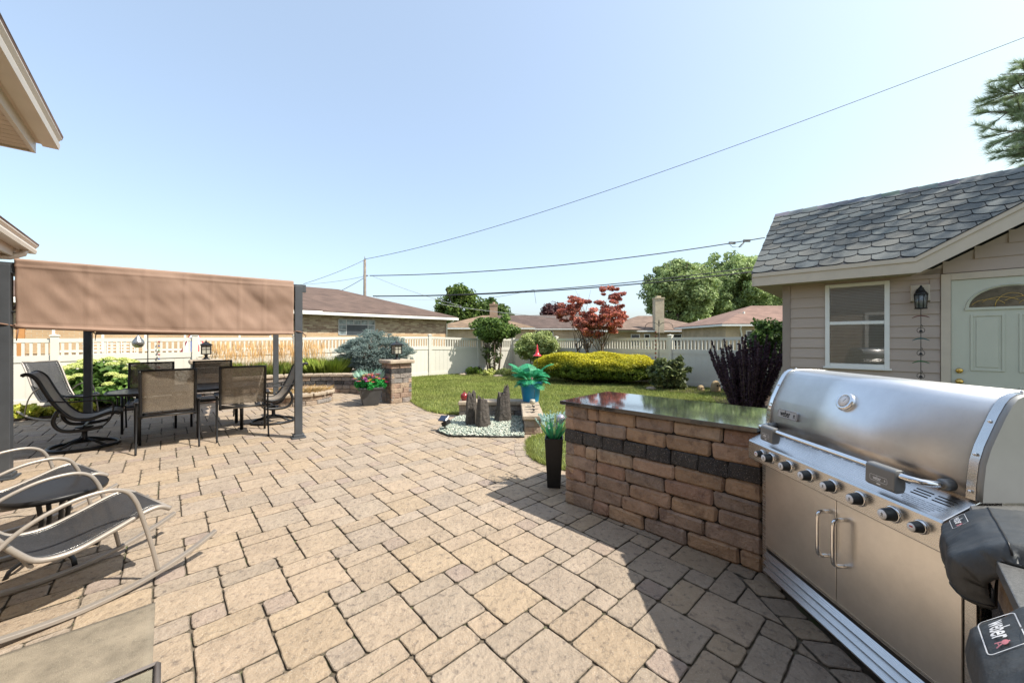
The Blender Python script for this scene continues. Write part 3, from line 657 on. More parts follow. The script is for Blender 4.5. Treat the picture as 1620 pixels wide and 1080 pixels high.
# control panel
cpn = MB(); cpn.extr([(-.112, .757), (-.112, .862), (-.106, .871), (.02, .937), (.10, .937), (.10, .735), (-.02, .735)], (0, -.535, 0), (0, .535, 0), (0, 0, 0), (1, 0, 0), (0, 0, 1))
pan = cpn.build('control_panel', m_steel, gr, bevel=.004)
TS = V((.126, 0, .066)).normalized(); TN = V((-TS.z, 0, TS.x))
def slot(y0, y1, u): c = V((-.106, 0, .871)) + TS * u + TN * .0006; MB().box((c.x, (y0 + y1) / 2, c.z), (.0022, (y1 - y0) / 2, .0005), (TS, V((0, 1, 0)), TN)).build('vent_slot', m_core, pan)
for k in range(13): slot(-.33 + k * .064, -.33 + k * .064 + .046, .112)
for k in range(3): slot(-.425, -.365, .10 - .014 * k); slot(-.50, -.44, .10 - .014 * k)
wr = MB()
for k, ln in enumerate(("WARNING  DO NOT LEAVE GRILL UNATTENDED WHEN IN USE", "KEEP HOOD OPEN WHEN LIGHTING  TURN ALL KNOBS OFF", "SEE OWNER'S MANUAL FOR OPERATING INSTRUCTIONS", "PUSH AND TURN KNOB TO START POSITION", "CHECK FLAME BEFORE CLOSING HOOD")):
    sh = textmesh(ln, .0068, .78)
    put(wr, sh, lambda x, y: V((-.106, -.43, .871)) + TS * (.052 - .009 * k + y) + TN * .0009 + V((0, -x, 0)))
wr.build('warning_print', m_black, pan)
for k, (yw, big) in enumerate(((2.245, 0), (2.167, 1), (2.028, 1), (1.889, 1), (1.752, 1), (1.614, 1), (1.472, 1), (1.372, 0))):
    y = yw - 1.84; r = .0245 if big else .0195; l = .044 if big else .036; Z = V((-1, 0, 0)); Y_ = V((0, 0, 1)); X_ = V((0, -1, 0)); c = V((-.1125, y, .817))
    kb = MB(); prof = [(0, .006), (r * 1.02, .006), (r, .012), (r * .93, l * .75), (r * .86, l * .93), (r * .78, l), (0, l)]
    kb.lathe(prof, c, 28, (X_, Y_, Z)); o = kb.build('knob', m_knob, gr, loc=(0, 0, 0))
    rg = MB(); rg.lathe([(r * 1.30, .0), (r * 1.30, .004), (r * 1.18, .008), (r * 1.04, .009), (r * 1.0, .004)], c, 28, (X_, Y_, Z)); rg.build('bezel', m_chrome, o)
    fc = MB(); fc.lathe([(0, l + .0004), (r * .75, l + .0004), (r * .75, l + .001), (0, l + .001)], c, 24, (X_, Y_, Z)); fc.build('face_print', m_white, o)
    mk = MB()
    if big: put(mk, kettle(r * .42), lambda x, y_: c + Z * (l + .0016) + X_ * x + Y_ * y_)
    else:
        mk.box(c + Z * (l + .0014) + Y_ * (r * .15), (r * .3, r * .14, .0003), (X_, Y_, Z))
    mk.build('mark', m_red if not big else m_cast, o)
# hood
HP = [(.010, .940), (.014, 1.0), (.022, 1.068), (.040, 1.125), (.063, 1.175), (.090, 1.232), (.112, 1.270), (.128, 1.289), (.150, 1.302), (.180, 1.307), (.26, 1.307), (.36, 1.303), (.40, 1.290), (.43, 1.25), (.45, 1.17), (.45, 1.02), (.19, .945)]
def hprof(d): # inset profile
    out = []; n_ = len(HP)
    for i, (u, v_) in enumerate(HP):
        a, b = HP[max(i - 1, 0)], HP[min(i + 1, n_ - 1)]; t_ = V((b[0] - a[0], b[1] - a[1])).normalized(); out.append((u + t_.y * d, v_ - t_.x * d))
    return out
hood = MB(); hood.extr(HP, (0, -.505, 0), (0, .515, 0), (0, 0, 0), (1, 0, 0), (0, 0, 1), None, True); ho = hood.build('hood', m_hood, gr)
me = ho.data
for s0, s1 in ((-.553, -.5055), (.5155, .552)):
    e = MB(); e.extr(hprof(-.004), (0, s0, 0), (0, s1, 0), (0, 0, 0), (1, 0, 0), (0, 0, 1), None, True); o = e.build('hood_end', m_steel if s0 > 0 else M('cast end', (.34, .345, .34), .5, .6, var=.08), gr)
    rb = MB(); ym0 = s0 if s0 > 0 else s1 - .028; ym1 = s0 + .026 if s0 > 0 else s1
    pf = hprof(-.0062)[:12]; rb.add([(u, ym0, v_) for u, v_ in pf] + [(u, ym1, v_) for u, v_ in pf], [(i, i + 1, 12 + i + 1, 12 + i) for i in range(11)], None, True); rb.build('trim_band', m_chrome if s0 > 0 else m_steel, ho)
    for (u, v_) in ((.0075, .965), (.026, 1.095), (.078, 1.21), (.19, 1.312)):
        bt = MB(); bt.lathe([(.0, .006), (.003, .0055), (.0052, .0035), (.006, 0)], (u - .0055, (ym0 + ym1) / 2, v_ + .002), 12, (V((0, 1, 0)), V((.4, 0, .9)).normalized(), V((-.9, 0, .4)).normalized())); bt.build('rivet', m_chrome, ho)
def onhood(z):
    for a, b in zip(HP[:-1], HP[1:]):
        if a[1] <= z <= b[1]: q = (z - a[1]) / (b[1] - a[1]); p = V((a[0] + (b[0] - a[0]) * q, 0, z)); u = V((b[0] - a[0], 0, b[1] - a[1])).normalized(); return p, u, V((-u.z, 0, u.x))
p, u, n_ = onhood(1.184); th = MB(); c = p + V((0, 1.875 - 1.84, 0)); Xh = V((0, -1, 0))
th.lathe([(.047, -.004), (.048, .010), (.043, .020), (.034, .024), (.031, .0205), (0, .0205)], c, 32, (Xh, u, n_)); o = th.build('thermometer', m_chrome, gr)
MB().lathe([(.0, .0212), (.0295, .0212), (.0295, .0222), (0, .0222)], c, 28, (Xh, u, n_)).build('dial', m_white, o)
dl = MB()
for k in range(13): an = R(-40 + k * 260 / 12); d_ = Xh * math.cos(an) + u * math.sin(an); dl.box(c + n_ * .0226 + d_ * .0245, (.0025, .0004, .0002), (d_, d_.cross(n_), n_))
dl.box(c + n_ * .0228 + Xh * .004 + u * .006, (.011, .0009, .0002), ((Xh * .5 + u * .8).normalized(), (u * .5 - Xh * .8).normalized(), n_)); dl.build('dial_marks', m_black, o)
p, u, n_ = onhood(1.055); c = p + V((0, 2.215 - 1.84, 0)) + n_ * .001
bdg = MB(); fr_ = frame2d(.155, .052, .004); F = lambda d: (lambda x, y: c + Xh * x + u * y + n_ * d)
ol = fr_[2]; k_ = len(ol); bdg.add([F(-.004)(x, y) for x, y in ol] + [F(.006)(x, y) for x, y in ol], [tuple(range(k_, 2 * k_))] + [(i, (i + 1) % k_, k_ + (i + 1) % k_, k_ + i) for i in range(k_)]); bo = bdg.build('badge', M('badge plate', (.50, .50, .50), .5, .3), gr, bevel=.001)
bp_ = MB(); sh = textmesh('weber', .052, .58, .0010); put(bp_, sh, lambda x, y: F(.0068)(x - .014, y + .001)); put(bp_, kettle(.014), lambda x, y: F(.0068)(x + .056, y)); bp_.build('lettering', m_black, bo)
bp_ = MB(); put(bp_, frame2d(.147, .045, .0016), F(.0066)); bp_.build('badge_line', m_black, bo)
# lid handle on two stand-offs, with two light housings
hb = MB(); hy0, hy1 = 1.385 - 1.84, 2.315 - 1.84; pts = [(.0, hy0, .966), (-.05, hy0, .968), (-.085, hy0 + .012, .970), (-.102, hy0 + .04, .972), (-.106, hy0 + .08, .973)] + [(-.106, hy0 + .08 + (hy1 - hy0 - .16) * k / 8, .973) for k in range(1, 8)] + [(-.106, hy1 - .08, .973), (-.102, hy1 - .04, .972), (-.085, hy1 - .012, .970), (-.05, hy1, .968), (.0, hy1, .966)]
hn = hb.tube(pts, .0125, 16).build('lid_handle', m_chrome, gr)
for yy in (hy0, hy1): MB().lathe([(.0215, -.006), (.0215, .028), (.019, .034), (.012, .034)], (.008, yy, .966), 20, (V((0, 1, 0)), V((0, 0, 1)), V((-1, 0, 0)))).build('stand_off', m_cast, hn)
for ya, yb in ((1.452, 1.572), (2.135, 2.235)):
    ya -= 1.84; yb -= 1.84; b = MB(); b.extr([(-.128, .985), (-.120, .993), (-.092, .993), (-.083, .985), (-.083, .925), (-.090, .905), (-.118, .902), (-.131, .912)], (0, ya, 0), (0, yb, 0), (0, 0, 0), (1, 0, 0), (0, 0, 1)); o = b.build('light_housing', m_cast, hn, bevel=.004)
    c2 = V((-.1325, (ya + yb) / 2, .940)); G2 = lambda x, y: c2 + V((-.0002 - y * .035, -x, y))
    lt = MB(); k2 = (yb - ya) / .12; put(lt, (lambda s: (s[0], s[1]))(frame2d(.072 * k2, .024, .0013)), G2); put(lt, textmesh('weber', .023, .55, .0004), lambda x, y: G2(x * k2 - .006, y)); put(lt, kettle(.006), lambda x, y: G2(x + .026 * k2, y)); put(lt, ([(-.008, -.023), (.008, -.023), (.008, -.018), (-.008, -.018)], [(0, 1, 2, 3)]), G2); lt.build('lettering', m_white, o)

# ------------------------------------------------------------------ two covered side burners on the near counter
def cover(s0, s1, label, seed, logo_s, logo_u, lw):
    base = [(-.46, .938), (-.455, .972), (-.42, .988), (-.22, .992), (-.03, .988), (.020, .980), (.050, .962), (.085, .925), (.112, .892), (.116, .85), (.108, .81), (.096, .775)]
    cum = [0]
    for a, b in zip(base[:-1], base[1:]): cum.append(cum[-1] + math.dist(a, b))
    T = cum[-1]
    def prof(u):
        d = u * T
        for i in range(len(base) - 1):
            if d <= cum[i + 1] + 1e-9:
                q = (d - cum[i]) / (cum[i + 1] - cum[i]); a, b = base[i], base[i + 1]; t_ = V((b[0] - a[0], b[1] - a[1])).normalized()
                return V((a[0] + (b[0] - a[0]) * q, a[1] + (b[1] - a[1]) * q)), V((-t_.y, t_.x))
        return V(base[-1]), V((0, 1))
    def surf(w_, u, lift=0):
        """w_ 0..1 across, u 0..1 from the back over the front lip to the hanging hem"""
        p, n_ = prof(u); e = min(w_, 1 - w_); drop = 0
        c_ = .12
        if e < c_: q = 1 - e / c_; drop = .055 * q ** 2.6 + (.02 * q if u > .75 else 0)
        wr_ = (mnoise.noise(V((w_ * 5, u * 9, seed))) * .0035 + mnoise.noise(V((w_ * 17, u * 17, seed + 3))) * .0016) * (1.6 if u > .7 else .8)
        fold = .007 * math.sin(w_ * 16 + seed) * max(0, (u - .78) / .22)
        q2 = p + n_ * (wr_ + fold + lift - drop * (1.0 if u < .7 else .8)); s = s0 + (s1 - s0) * w_ + (.010 * math.sin(u * 9 + seed) if u > .6 else 0)
        sag = -.022 * math.sin(w_ * PI * 1.3 + seed) * max(0, (u - .9) / .1)
        xy = S3(s, q2.x); return V((xy.x, xy.y, max(q2.y + sag, .937 if q2.x < .035 else .2)))
    mb = MB(); mb.grid(surf, 70, 90); o = tag(mb.build('burner_cover', m_vinylcover, None, solid=.003), label, 'grill cover', 'black vinyl covers over the side burners')
    g2 = lambda x, y: surf(logo_s + x / (s1 - s0), logo_u - y / T, .0045)
    ll = MB(); w2 = lw
    def slant(x, y): return g2(x, y)
    put(ll, frame2d(w2, w2 * .62, w2 * .022, .18), slant)
    def fine(shp):
        bm = bmesh.new(); vv = [bm.verts.new((x, y, 0)) for x, y in shp[0]]
        for f in shp[1]:
            try: bm.faces.new([vv[i] for i in f])
            except Exception: pass
        bmesh.ops.triangulate(bm, faces=bm.faces); bmesh.ops.subdivide_edges(bm, edges=[e for e in bm.edges if e.calc_length() > .006], cuts=2, use_grid_fill=False); bmesh.ops.triangulate(bm, faces=bm.faces)
        bm.verts.index_update(); r_ = [(v.co.x, v.co.y) for v in bm.verts], [tuple(v.index for v in f.verts) for f in bm.faces]; bm.free(); return r_
    put(ll, fine(textmesh('weber', w2 * .44, .52, w2 * .008)), lambda x, y: slant(x - w2 * .10, y)); ll.build('logo_print', m_white, o)
    pk = MB(); put(pk, fine(kettle(w2 * .15)), lambda x, y: slant(x + w2 * .33, y - w2 * .02)); pk.build('logo_mark', m_pink, o)
    hm = MB(); hm.tube([surf(k / 30, .985, .003) for k in range(31)], .0022, 5); hm.build('hem', m_black, o)
    sm_ = MB(); sm_.tube([surf(.03 + .94 * k / 40, .672, .002) for k in range(41)], .0022, 5); sm_.build('seam', m_black, o)
    return o
cover(.13, .47, 'black vinyl burner cover next to the grill, between grill and bare granite', 2.0, .24, .775, .075)
cover(.74, 1.22, 'black vinyl burner cover at the bottom right corner, large logo patch', 5.0, .23, .775, .11)
# ------------------------------------------------------------------ fence
def fence(name, pts, label, group, z0, ends=(True, True), gate=False):
    """pts: list of (x, y, height); posts at each point, a picket-topped panel between"""
    t = thing(name, label, 'fence', (pts[0][0], pts[0][1], 0), 0, group); o = V((pts[0][0], pts[0][1], 0))
    for i, (x, y, h) in enumerate(pts):
        if (i == 0 and not ends[0]) or (i == len(pts) - 1 and not ends[1]): continue
        d = V((pts[min(i + 1, len(pts) - 1)][0] - pts[max(i - 1, 0)][0], pts[min(i + 1, len(pts) - 1)][1] - pts[max(i - 1, 0)][1], 0)).normalized(); ax = (d, V((-d.y, d.x, 0)), V((0, 0, 1)))
        c = V((x, y, 0)) - o; pb = MB(); pb.box(c + V((0, 0, (h + .05) / 2)), (.063, .063, (h + .05) / 2), ax); ps = pb.build('post', m_fence, t, bevel=.004)
        cb = MB(); cb.box(c + V((0, 0, h + .062)), (.078, .078, .012), ax); b = len(cb.v); vs = [c + ax[0] * (i_ * .07) + ax[1] * (j_ * .07) + V((0, 0, h + .074)) for i_, j_ in ((-1, -1), (1, -1), (1, 1), (-1, 1))] + [c + V((0, 0, h + .098))]; cb.add(vs, [(0, 1, 4), (1, 2, 4), (2, 3, 4), (3, 0, 4)]); cb.build('post_cap', m_fence, ps)
    for (x0, y0, h0), (x1, y1, h1) in zip(pts[:-1], pts[1:]):
        a, b = V((x0, y0, 0)) - o, V((x1, y1, 0)) - o; L_ = (b - a).length; d = (b - a).normalized(); nn = V((-d.y, d.x, 0)); mb = MB(); h = lambda s: h0 + (h1 - h0) * s / L_
        def rail(za, zb, th, s0=.06, s1=None):
            s1 = L_ - .06 if s1 is None else s1; vs = []
            for s in (s0, s1):
                p = a + d * s
                for sg in (-1, 1):
                    for z_ in (za, zb): vs.append(p + nn * th * sg + V((0, 0, h(s) + z_)))
            mb.add(vs, [(0, 1, 3, 2), (4, 6, 7, 5), (0, 4, 5, 1), (2, 3, 7, 6), (1, 5, 7, 3), (0, 2, 6, 4)])
        rail(-.09, 0, .025); rail(-.52, -.38, .025); hb = min(h0, h1); 
        vs = []
        for s in (.06, L_ - .06):
            p = a + d * s
            for sg in (-1, 1):
                for z_ in (.03, .17): vs.append(p + nn * .025 * sg + V((0, 0, z_)))
        mb.add(vs, [(0, 1, 3, 2), (4, 6, 7, 5), (0, 4, 5, 1), (2, 3, 7, 6), (1, 5, 7, 3), (0, 2, 6, 4)])
        k = int((L_ - .12) / .105); st = (L_ - .12) / k
        for i in range(k):
            s = .06 + st * (i + .5); p = a + d * s; mb.box(p + V((0, 0, h(s) - .235)), (.022, .016, .15), (d, nn, V((0, 0, 1))))
        k = int((L_ - .12) / .17); st = (L_ - .12) / k
        for i in range(k):
            s = .06 + st * (i + .5); p = a + d * s; top = h(s) - .515; mb.box(p + V((0, 0, (.16 + top) / 2)) , (st / 2 - .005, .009, (top - .16) / 2), (d, nn, V((0, 0, 1))))
            mb.box(p + d * (st / 2) + V((0, 0, (.16 + top) / 2)), (.006, .005, (top - .16) / 2 - .001), (d, nn, V((0, 0, 1))))
        mb.build('fence_panel', m_fence, t)
    return t
FG = 'ivory vinyl fences round the yard'
L0 = V((-3.31, 15.2)); dL = V((-7.3, -7.0)).normalized()
ptsL = [(*(L0 + dL * (2.42 * k)), 1.60 - .022 * k * 1.0) for k in range(0, 6)][::-1]
fence('vinyl_fence', ptsL, 'bright sunlit ivory picket-top fence behind the seat wall and dining table', FG, 0, (True, False))
fence('vinyl_fence', [(-3.31, 15.2, 1.60), (-1.45, 16.40, 1.52), (.05, 17.36, 1.50)], 'part shaded ivory fence with the leafy shadow, behind the open-stemmed round tree', FG, 0, (True, False))
R0 = V((5.11, 12.18)); dR = V((.7, -.715)).normalized()
ptsR = [(.05, 17.36, 1.50), (1.82, 15.54, 1.52), (3.25, 14.08, 1.53), (5.11, 12.18, 1.55), (6.97, 10.28, 1.56), (8.8, 8.4, 1.56)]
fence('vinyl_fence', ptsR, 'shaded ivory picket-top fence behind the yellow hedge and the two face stones', FG, 0)
xl = V((-3.31, 15.2)) + dL * 12.1
fence('vinyl_fence', [(xl.x + dL.x * 6, xl.y + dL.y * 6, 1.48), (xl.x + dL.x * 3, xl.y + dL.y * 3, 1.48), (xl.x, xl.y, 1.48)], 'ivory fence at the far left behind the rocking chair', FG, 0, (True, True))

# ------------------------------------------------------------------ pergola
pg = thing('pergola', 'charcoal metal pergola with tan fabric canopy over the dining table', 'pergola')
PP = [V((-5.45, 4.05)), V((-3.25, 5.74)), V((-5.27, 8.42)), V((-7.55, 6.72))]; PZ = 2.27
pax = [(PP[1] - PP[0]).normalized(), (PP[2] - PP[1]).normalized()]; AX = (V((*pax[0], 0)), V((-pax[0].y, pax[0].x, 0)), V((0, 0, 1)))
for i, p in enumerate(PP):
    o = MB().box((p.x, p.y, (PZ + .03) / 2), (.05, .05, (PZ + .03) / 2), AX).build('post', m_dkgrey, pg, bevel=.004)
    b = MB(); b.box((p.x, p.y, .012), (.095, .095, .012), AX); b.box((p.x, p.y, .04), (.072, .072, .018), AX); b.build('base_plate', m_dkgrey, o, bevel=.006)
def beam(a, b, z0, z1, th, name, over=0):
    d = (b - a).normalized(); a, b = a - d * over, b + d * over; m = (a + b) / 2; ax = (V((*d, 0)), V((-d.y, d.x, 0)), V((0, 0, 1)))
    return MB().box((m.x, m.y, (z0 + z1) / 2), ((b - a).length / 2, th, (z1 - z0) / 2), ax).build(name, m_dkgrey, pg, bevel=.003)
for i in range(4): beam(PP[i], PP[(i + 1) % 4], PZ - .06 + (.002 * (i % 2)), PZ + .055, .028 + .001 * (i % 2), 'beam', -.05 if i % 2 else .10)
for k in (1, 2, 3, 4): beam(PP[0].lerp(PP[1], k / 5), PP[3].lerp(PP[2], k / 5), PZ - .02, PZ + .03, .014, 'rafter')
# curved gussets
for i, (a, b) in enumerate(((0, 1), (1, 0), (0, 3), (1, 2), (3, 2), (2, 3))):
    d = (PP[b] - PP[a]).normalized(); pts = [V((*(PP[a] + d * (.05 + .42 * math.sin(q * PI / 2))), PZ - .06 - .42 * (1 - (1 - math.cos(q * PI / 2))))) for q in [k / 6 for k in range(7)]]
    MB().tube(pts, .012, 6).build('gusset', m_dkgrey, pg)
fo = -V((*pax[1], 0)).normalized()      # outwards at the front
A3, B3 = V((*PP[0], 0)), V((*PP[1], 0)); dAB = (B3 - A3).normalized()
def wr3(x, z, s): return mnoise.noise(V((x * 1.2, z * 2, s))) * .035 + mnoise.noise(V((x * 5, z * 5, s))) * .016 + mnoise.noise(V((x * 9 + z * 6, z * 4, s))) * .006
def valance(u, v):
    s = .085 + ((B3 - A3).length - .155) * u; p = A3 + dAB * s; zt = PZ + .085; zb = 1.615 - .05 * u - .02 * math.sin(u * PI)
    q = v; z = zt + (zb - zt) * max(0, (q - .08) / .92); off = .075 + .0 * q
    if q < .08: p2 = p + fo * (-.03 + (q / .08) * .10); z = zt + .012 * math.sin(q / .08 * PI / 2)
    else: p2 = p + fo * (.07 + wr3(s, z, 1) * math.sin(min(1, (q - .08) * 6) * PI / 2) - .10 * math.sin((q - .08) * PI * .5) * (.3 + .0 * u))
    crease = .006 * sum(math.exp(-((s - c_) / .016) ** 2) for c_ in (.62, 1.1, 1.48, 1.75, 2.05, 2.33)); crease += .007 * math.exp(-((v - .17) / .012) ** 2) - .004 * math.exp(-((v - .93) / .012) ** 2); return p2 + fo * crease + V((0, 0, z))
mb = MB(); mb.grid(valance, 120, 60); mb.build('front_valance', m_canopy, pg, solid=.002)
hem = MB(); hem.tube([valance(k / 40, 1.0) + V((0, 0, .018)) for k in range(41)], .021, 8); hem.build('hem_rod_sleeve', m_canopy, pg)
C3, D3_ = V((*PP[2], 0)), V((*PP[3], 0))
def topf(u, v):
    f = A3.lerp(B3, .03 + .94 * u) + fo * .0; b = D3_.lerp(C3, .03 + .94 * u); p = (f + V((0, 0, 0))).lerp(b, .01 + .98 * v)
    return p + V((0, 0, PZ + .085 - .10 * abs(math.sin(v * PI * 6)) ** 1.5 + .02 * mnoise.noise(V((u * 4, v * 12, 3)))))
mb = MB(); mb.grid(topf, 24, 96); mb.build('roof_canopy', m_canopy, pg, solid=.002)
bo_ = V((*pax[1], 0))
def backv(u, v):
    s = .08 + ((C3 - D3_).length - .16) * u; p = D3_ + (C3 - D3_).normalized() * s; z = PZ + .08 - (PZ + .08 - 1.60) * v
    return p + bo_ * (.06 + wr3(s, z, 7)) + V((0, 0, z))
mb = MB(); mb.grid(backv, 60, 30); mb.build('back_valance', m_canopy, pg, solid=.002)
hem = MB(); hem.tube([backv(k / 30, 1.0) for k in range(31)], .022, 8); hem.build('hem_rod_sleeve', m_canopy, pg)
m_tie = M('tie', (.22, .13, .09), .8)
for p, u, fn in ((PP[0], 0, valance), (PP[1], 1, valance), (PP[3], 0, backv)):
    q = fn(u, .97); c = V((p.x, p.y, q.z)); pts = [q + V((0, 0, .02))] + [c + AX[0] * (.062 * math.cos(a)) + AX[1] * (.062 * math.sin(a)) + V((0, 0, .03 * math.sin(a * .5))) for a in [k * 2 * PI / 12 for k in range(13)]]
    MB().tube(pts, .008, 5).build('tie', m_tie, pg)
    MB().tube([c + AX[0] * .062, c + AX[0] * .10 - AX[1] * .03 + V((0, 0, -.04)), c + AX[0] * .09 - AX[1] * .03 + V((0, 0, -.16 if u == 0 else -.07))], [.011, .009, .004], 5).build('tie_end', m_tie, pg)

# ------------------------------------------------------------------ furniture (local: x sideways, y forwards)
def sling_surface(prof, hw, mb=None, thick=0, rail=.0):
    mb = mb or MB(); n_ = len(prof)
    mb.grid(lambda u, v: V((-hw + 2 * hw * v, *interp(prof, u))), 28, 8); return mb
def interp(prof, u):
    f = u * (len(prof) - 1); i = min(int(f), len(prof) - 2); q = f - i
    p0 = prof[max(i - 1, 0)]; p1 = prof[i]; p2 = prof[i + 1]; p3 = prof[min(i + 2, len(prof) - 1)]
    return tuple(.5 * ((2 * p1[k]) + (-p0[k] + p2[k]) * q + (2 * p0[k] - 5 * p1[k] + 4 * p2[k] - p3[k]) * q * q + (-p0[k] + 3 * p1[k] - 3 * p2[k] + p3[k]) * q ** 3) for k in (0, 1))
def smooth(prof, n_=24): return [interp(prof, k / n_) for k in range(n_ + 1)]
GD = 'sling dining chairs along the table'
def make_dining(label):
    t = thing('dining_chair', label, 'chair', (0, 0, 0), 0, GD); hw = .265
    back = [(-.345, 1.075), (-.315, .95), (-.27, .78), (-.235, .64), (-.215, .525)]; seat = [(-.20, .455), (-.05, .43), (.12, .44), (.25, .45), (.28, .43)]
    sling_surface(back, hw).build('backrest', m_sling, t, solid=.003); sling_surface(seat, hw).build('seat', m_sling_seat, t, solid=.004)
    fr = MB()
    for s in (-1, 1): fr.tube([(s * (hw + .012), *p) for p in smooth([(-.35, 1.085)] + back[1:] + [(-.20, .46), (-.05, .43), (.12, .44), (.27, .44)])], .0135, 8, flat=1.2)
    fr.tube([(-hw - .025, -.348, 1.085), (hw + .025, -.348, 1.085)], .014, 8); fr.tube([(-hw, .285, .425), (hw, .285, .425)], .013, 8); fr.tube([(-hw - .03, -.245, .475), (hw + .03, -.245, .475)], .0125, 8)
    fr.build('frame', m_black, t)
    for s in (-1, 1):
        x = s * .315
        MB().tube([(x, *p) for p in smooth([(-.24, .64), (-.23, .48), (-.27, .25), (-.36, .005)])], .012, 8).build('leg', m_black, t)
        MB().tube([(x, .22, .64), (x, .235, .40), (x, .25, .005)], .021, 8, flat=.8).build('leg', m_black, t)
        a = MB(); a.grid(lambda u, v: V((x + (-.03 + .06 * v) * (.8 + .4 * math.sin(u * PI)), *interp([(-.28, .665), (-.1, .66), (.1, .668), (.23, .655), (.275, .60)], u))), 20, 4); a.build('armrest', m_black, t, solid=.020)
    return t
d0 = make_dining('dining chair with its back to us, left one of the near pair')
HD = PA        # facing away from camera: forward axis = -Q -> angle
place = lambda o, x, y, rz: (setattr(o, 'location', (x, y, 0)), setattr(o.rotation_euler, 'z', rz))
place(d0, -4.83, 5.32, R(41))
dup(d0, (-4.23, 5.92, 0), R(38), 'dining chair with its back to us, right one of the near pair')
dup(d0, (-6.05, 6.32, 0), R(41 + 180), 'far side dining chair facing us, in front of the hydrangea bush')
dup(d0, (-5.40, 6.84, 0), R(41 + 180), 'far side dining chair facing us, in front of the stone pillar')
# table
m_tab = None
def pierced(name):
    m, nt, b = nodes(name); L = nt.links; out = nt.nodes["Material Output"]
    b.inputs['Base Color'].default_value = (.016, .016, .018, 1); b.inputs['Roughness'].default_value = .28; b.inputs['Specular IOR Level'].default_value = .6
    co = N(nt, "ShaderNodeTexCoord").outputs['Object']; s = N(nt, "ShaderNodeSeparateXYZ"); L.new(co, s.inputs[0])
    def mth(op, a, bb=None):
        n_ = N(nt, "ShaderNodeMath", operation=op)
        for i, v in enumerate((a, bb)):
            if v is None: continue
            if isinstance(v, (int, float)): n_.inputs[i].default_value = v
            else: L.new(v, n_.inputs[i])
        return n_.outputs[0]
    r = mth('SQRT', mth('ADD', mth('POWER', s.outputs[0], 2), mth('POWER', s.outputs[1], 2))); an = mth('ARCTAN2', s.outputs[1], s.outputs[0])
    ring = mth('GREATER_THAN', mth('SINE', mth('MULTIPLY', r, 95.)), .55); cut = mth('GREATER_THAN', mth('SINE', mth('ADD', mth('MULTIPLY', an, 30.), mth('MULTIPLY', r, 40.))), -.1)
    lim = mth('MULTIPLY', mth('GREATER_THAN', r, .05), 1.0)
    n2 = tex(nt, 14, 2); hole = mth('MULTIPLY', mth('MULTIPLY', ring, cut), mth('MULTIPLY', lim, mth('GREATER_THAN', n2, .5)))
    tp = N(nt, "ShaderNodeBsdfTransparent"); ms = N(nt, "ShaderNodeMixShader"); L.new(hole, ms.inputs[0]); L.new(b.outputs[0], ms.inputs[1]); L.new(tp.outputs[0], ms.inputs[2]); L.new(ms.outputs[0], out.inputs[0]); return m
m_tab = pierced('pierced cast metal')
tb = thing('dining_table', 'long oval black metal patio table with pierced top', 'table', (-5.16, 6.08, 0), PA)
ov = lambda a, b, n_=48: [(math.copysign(abs(math.cos(2 * PI * i / n_)) ** .75, math.cos(2 * PI * i / n_)) * a, math.copysign(abs(math.sin(2 * PI * i / n_)) ** .75, math.sin(2 * PI * i / n_)) * b) for i in range(n_)]
MB().prism(ov(.93, .50), .712, .722).build('tabletop', m_tab, tb)
rm = MB(); rm.tube([(x, y, .712) for x, y in ov(.95, .52)], .016, 8, closed=True); rm.build('rim', m_black, tb)
for sx in (-1, 1):
    for sy in (-1, 1): l = MB(); l.tube([(sx * .60, sy * .30, .70), (sx * .62, sy * .32, .5), (sx * .62, sy * .32, .0)], [.024, .027, .024], 8); l.tube([(sx * .35, sy * .30, .70), (sx * .50, sy * .31, .66), (sx * .61, sy * .32, .55)], .01, 6); l.build('leg', m_black, tb)
sk = MB(); sk.box((0, 0, .69), (.75, .02, .018)); sk.box((0, .33, .69), (.68, .012, .02)); sk.box((0, -.33, .69), (.68, .012, .02)); sk.build('apron', m_black, tb)
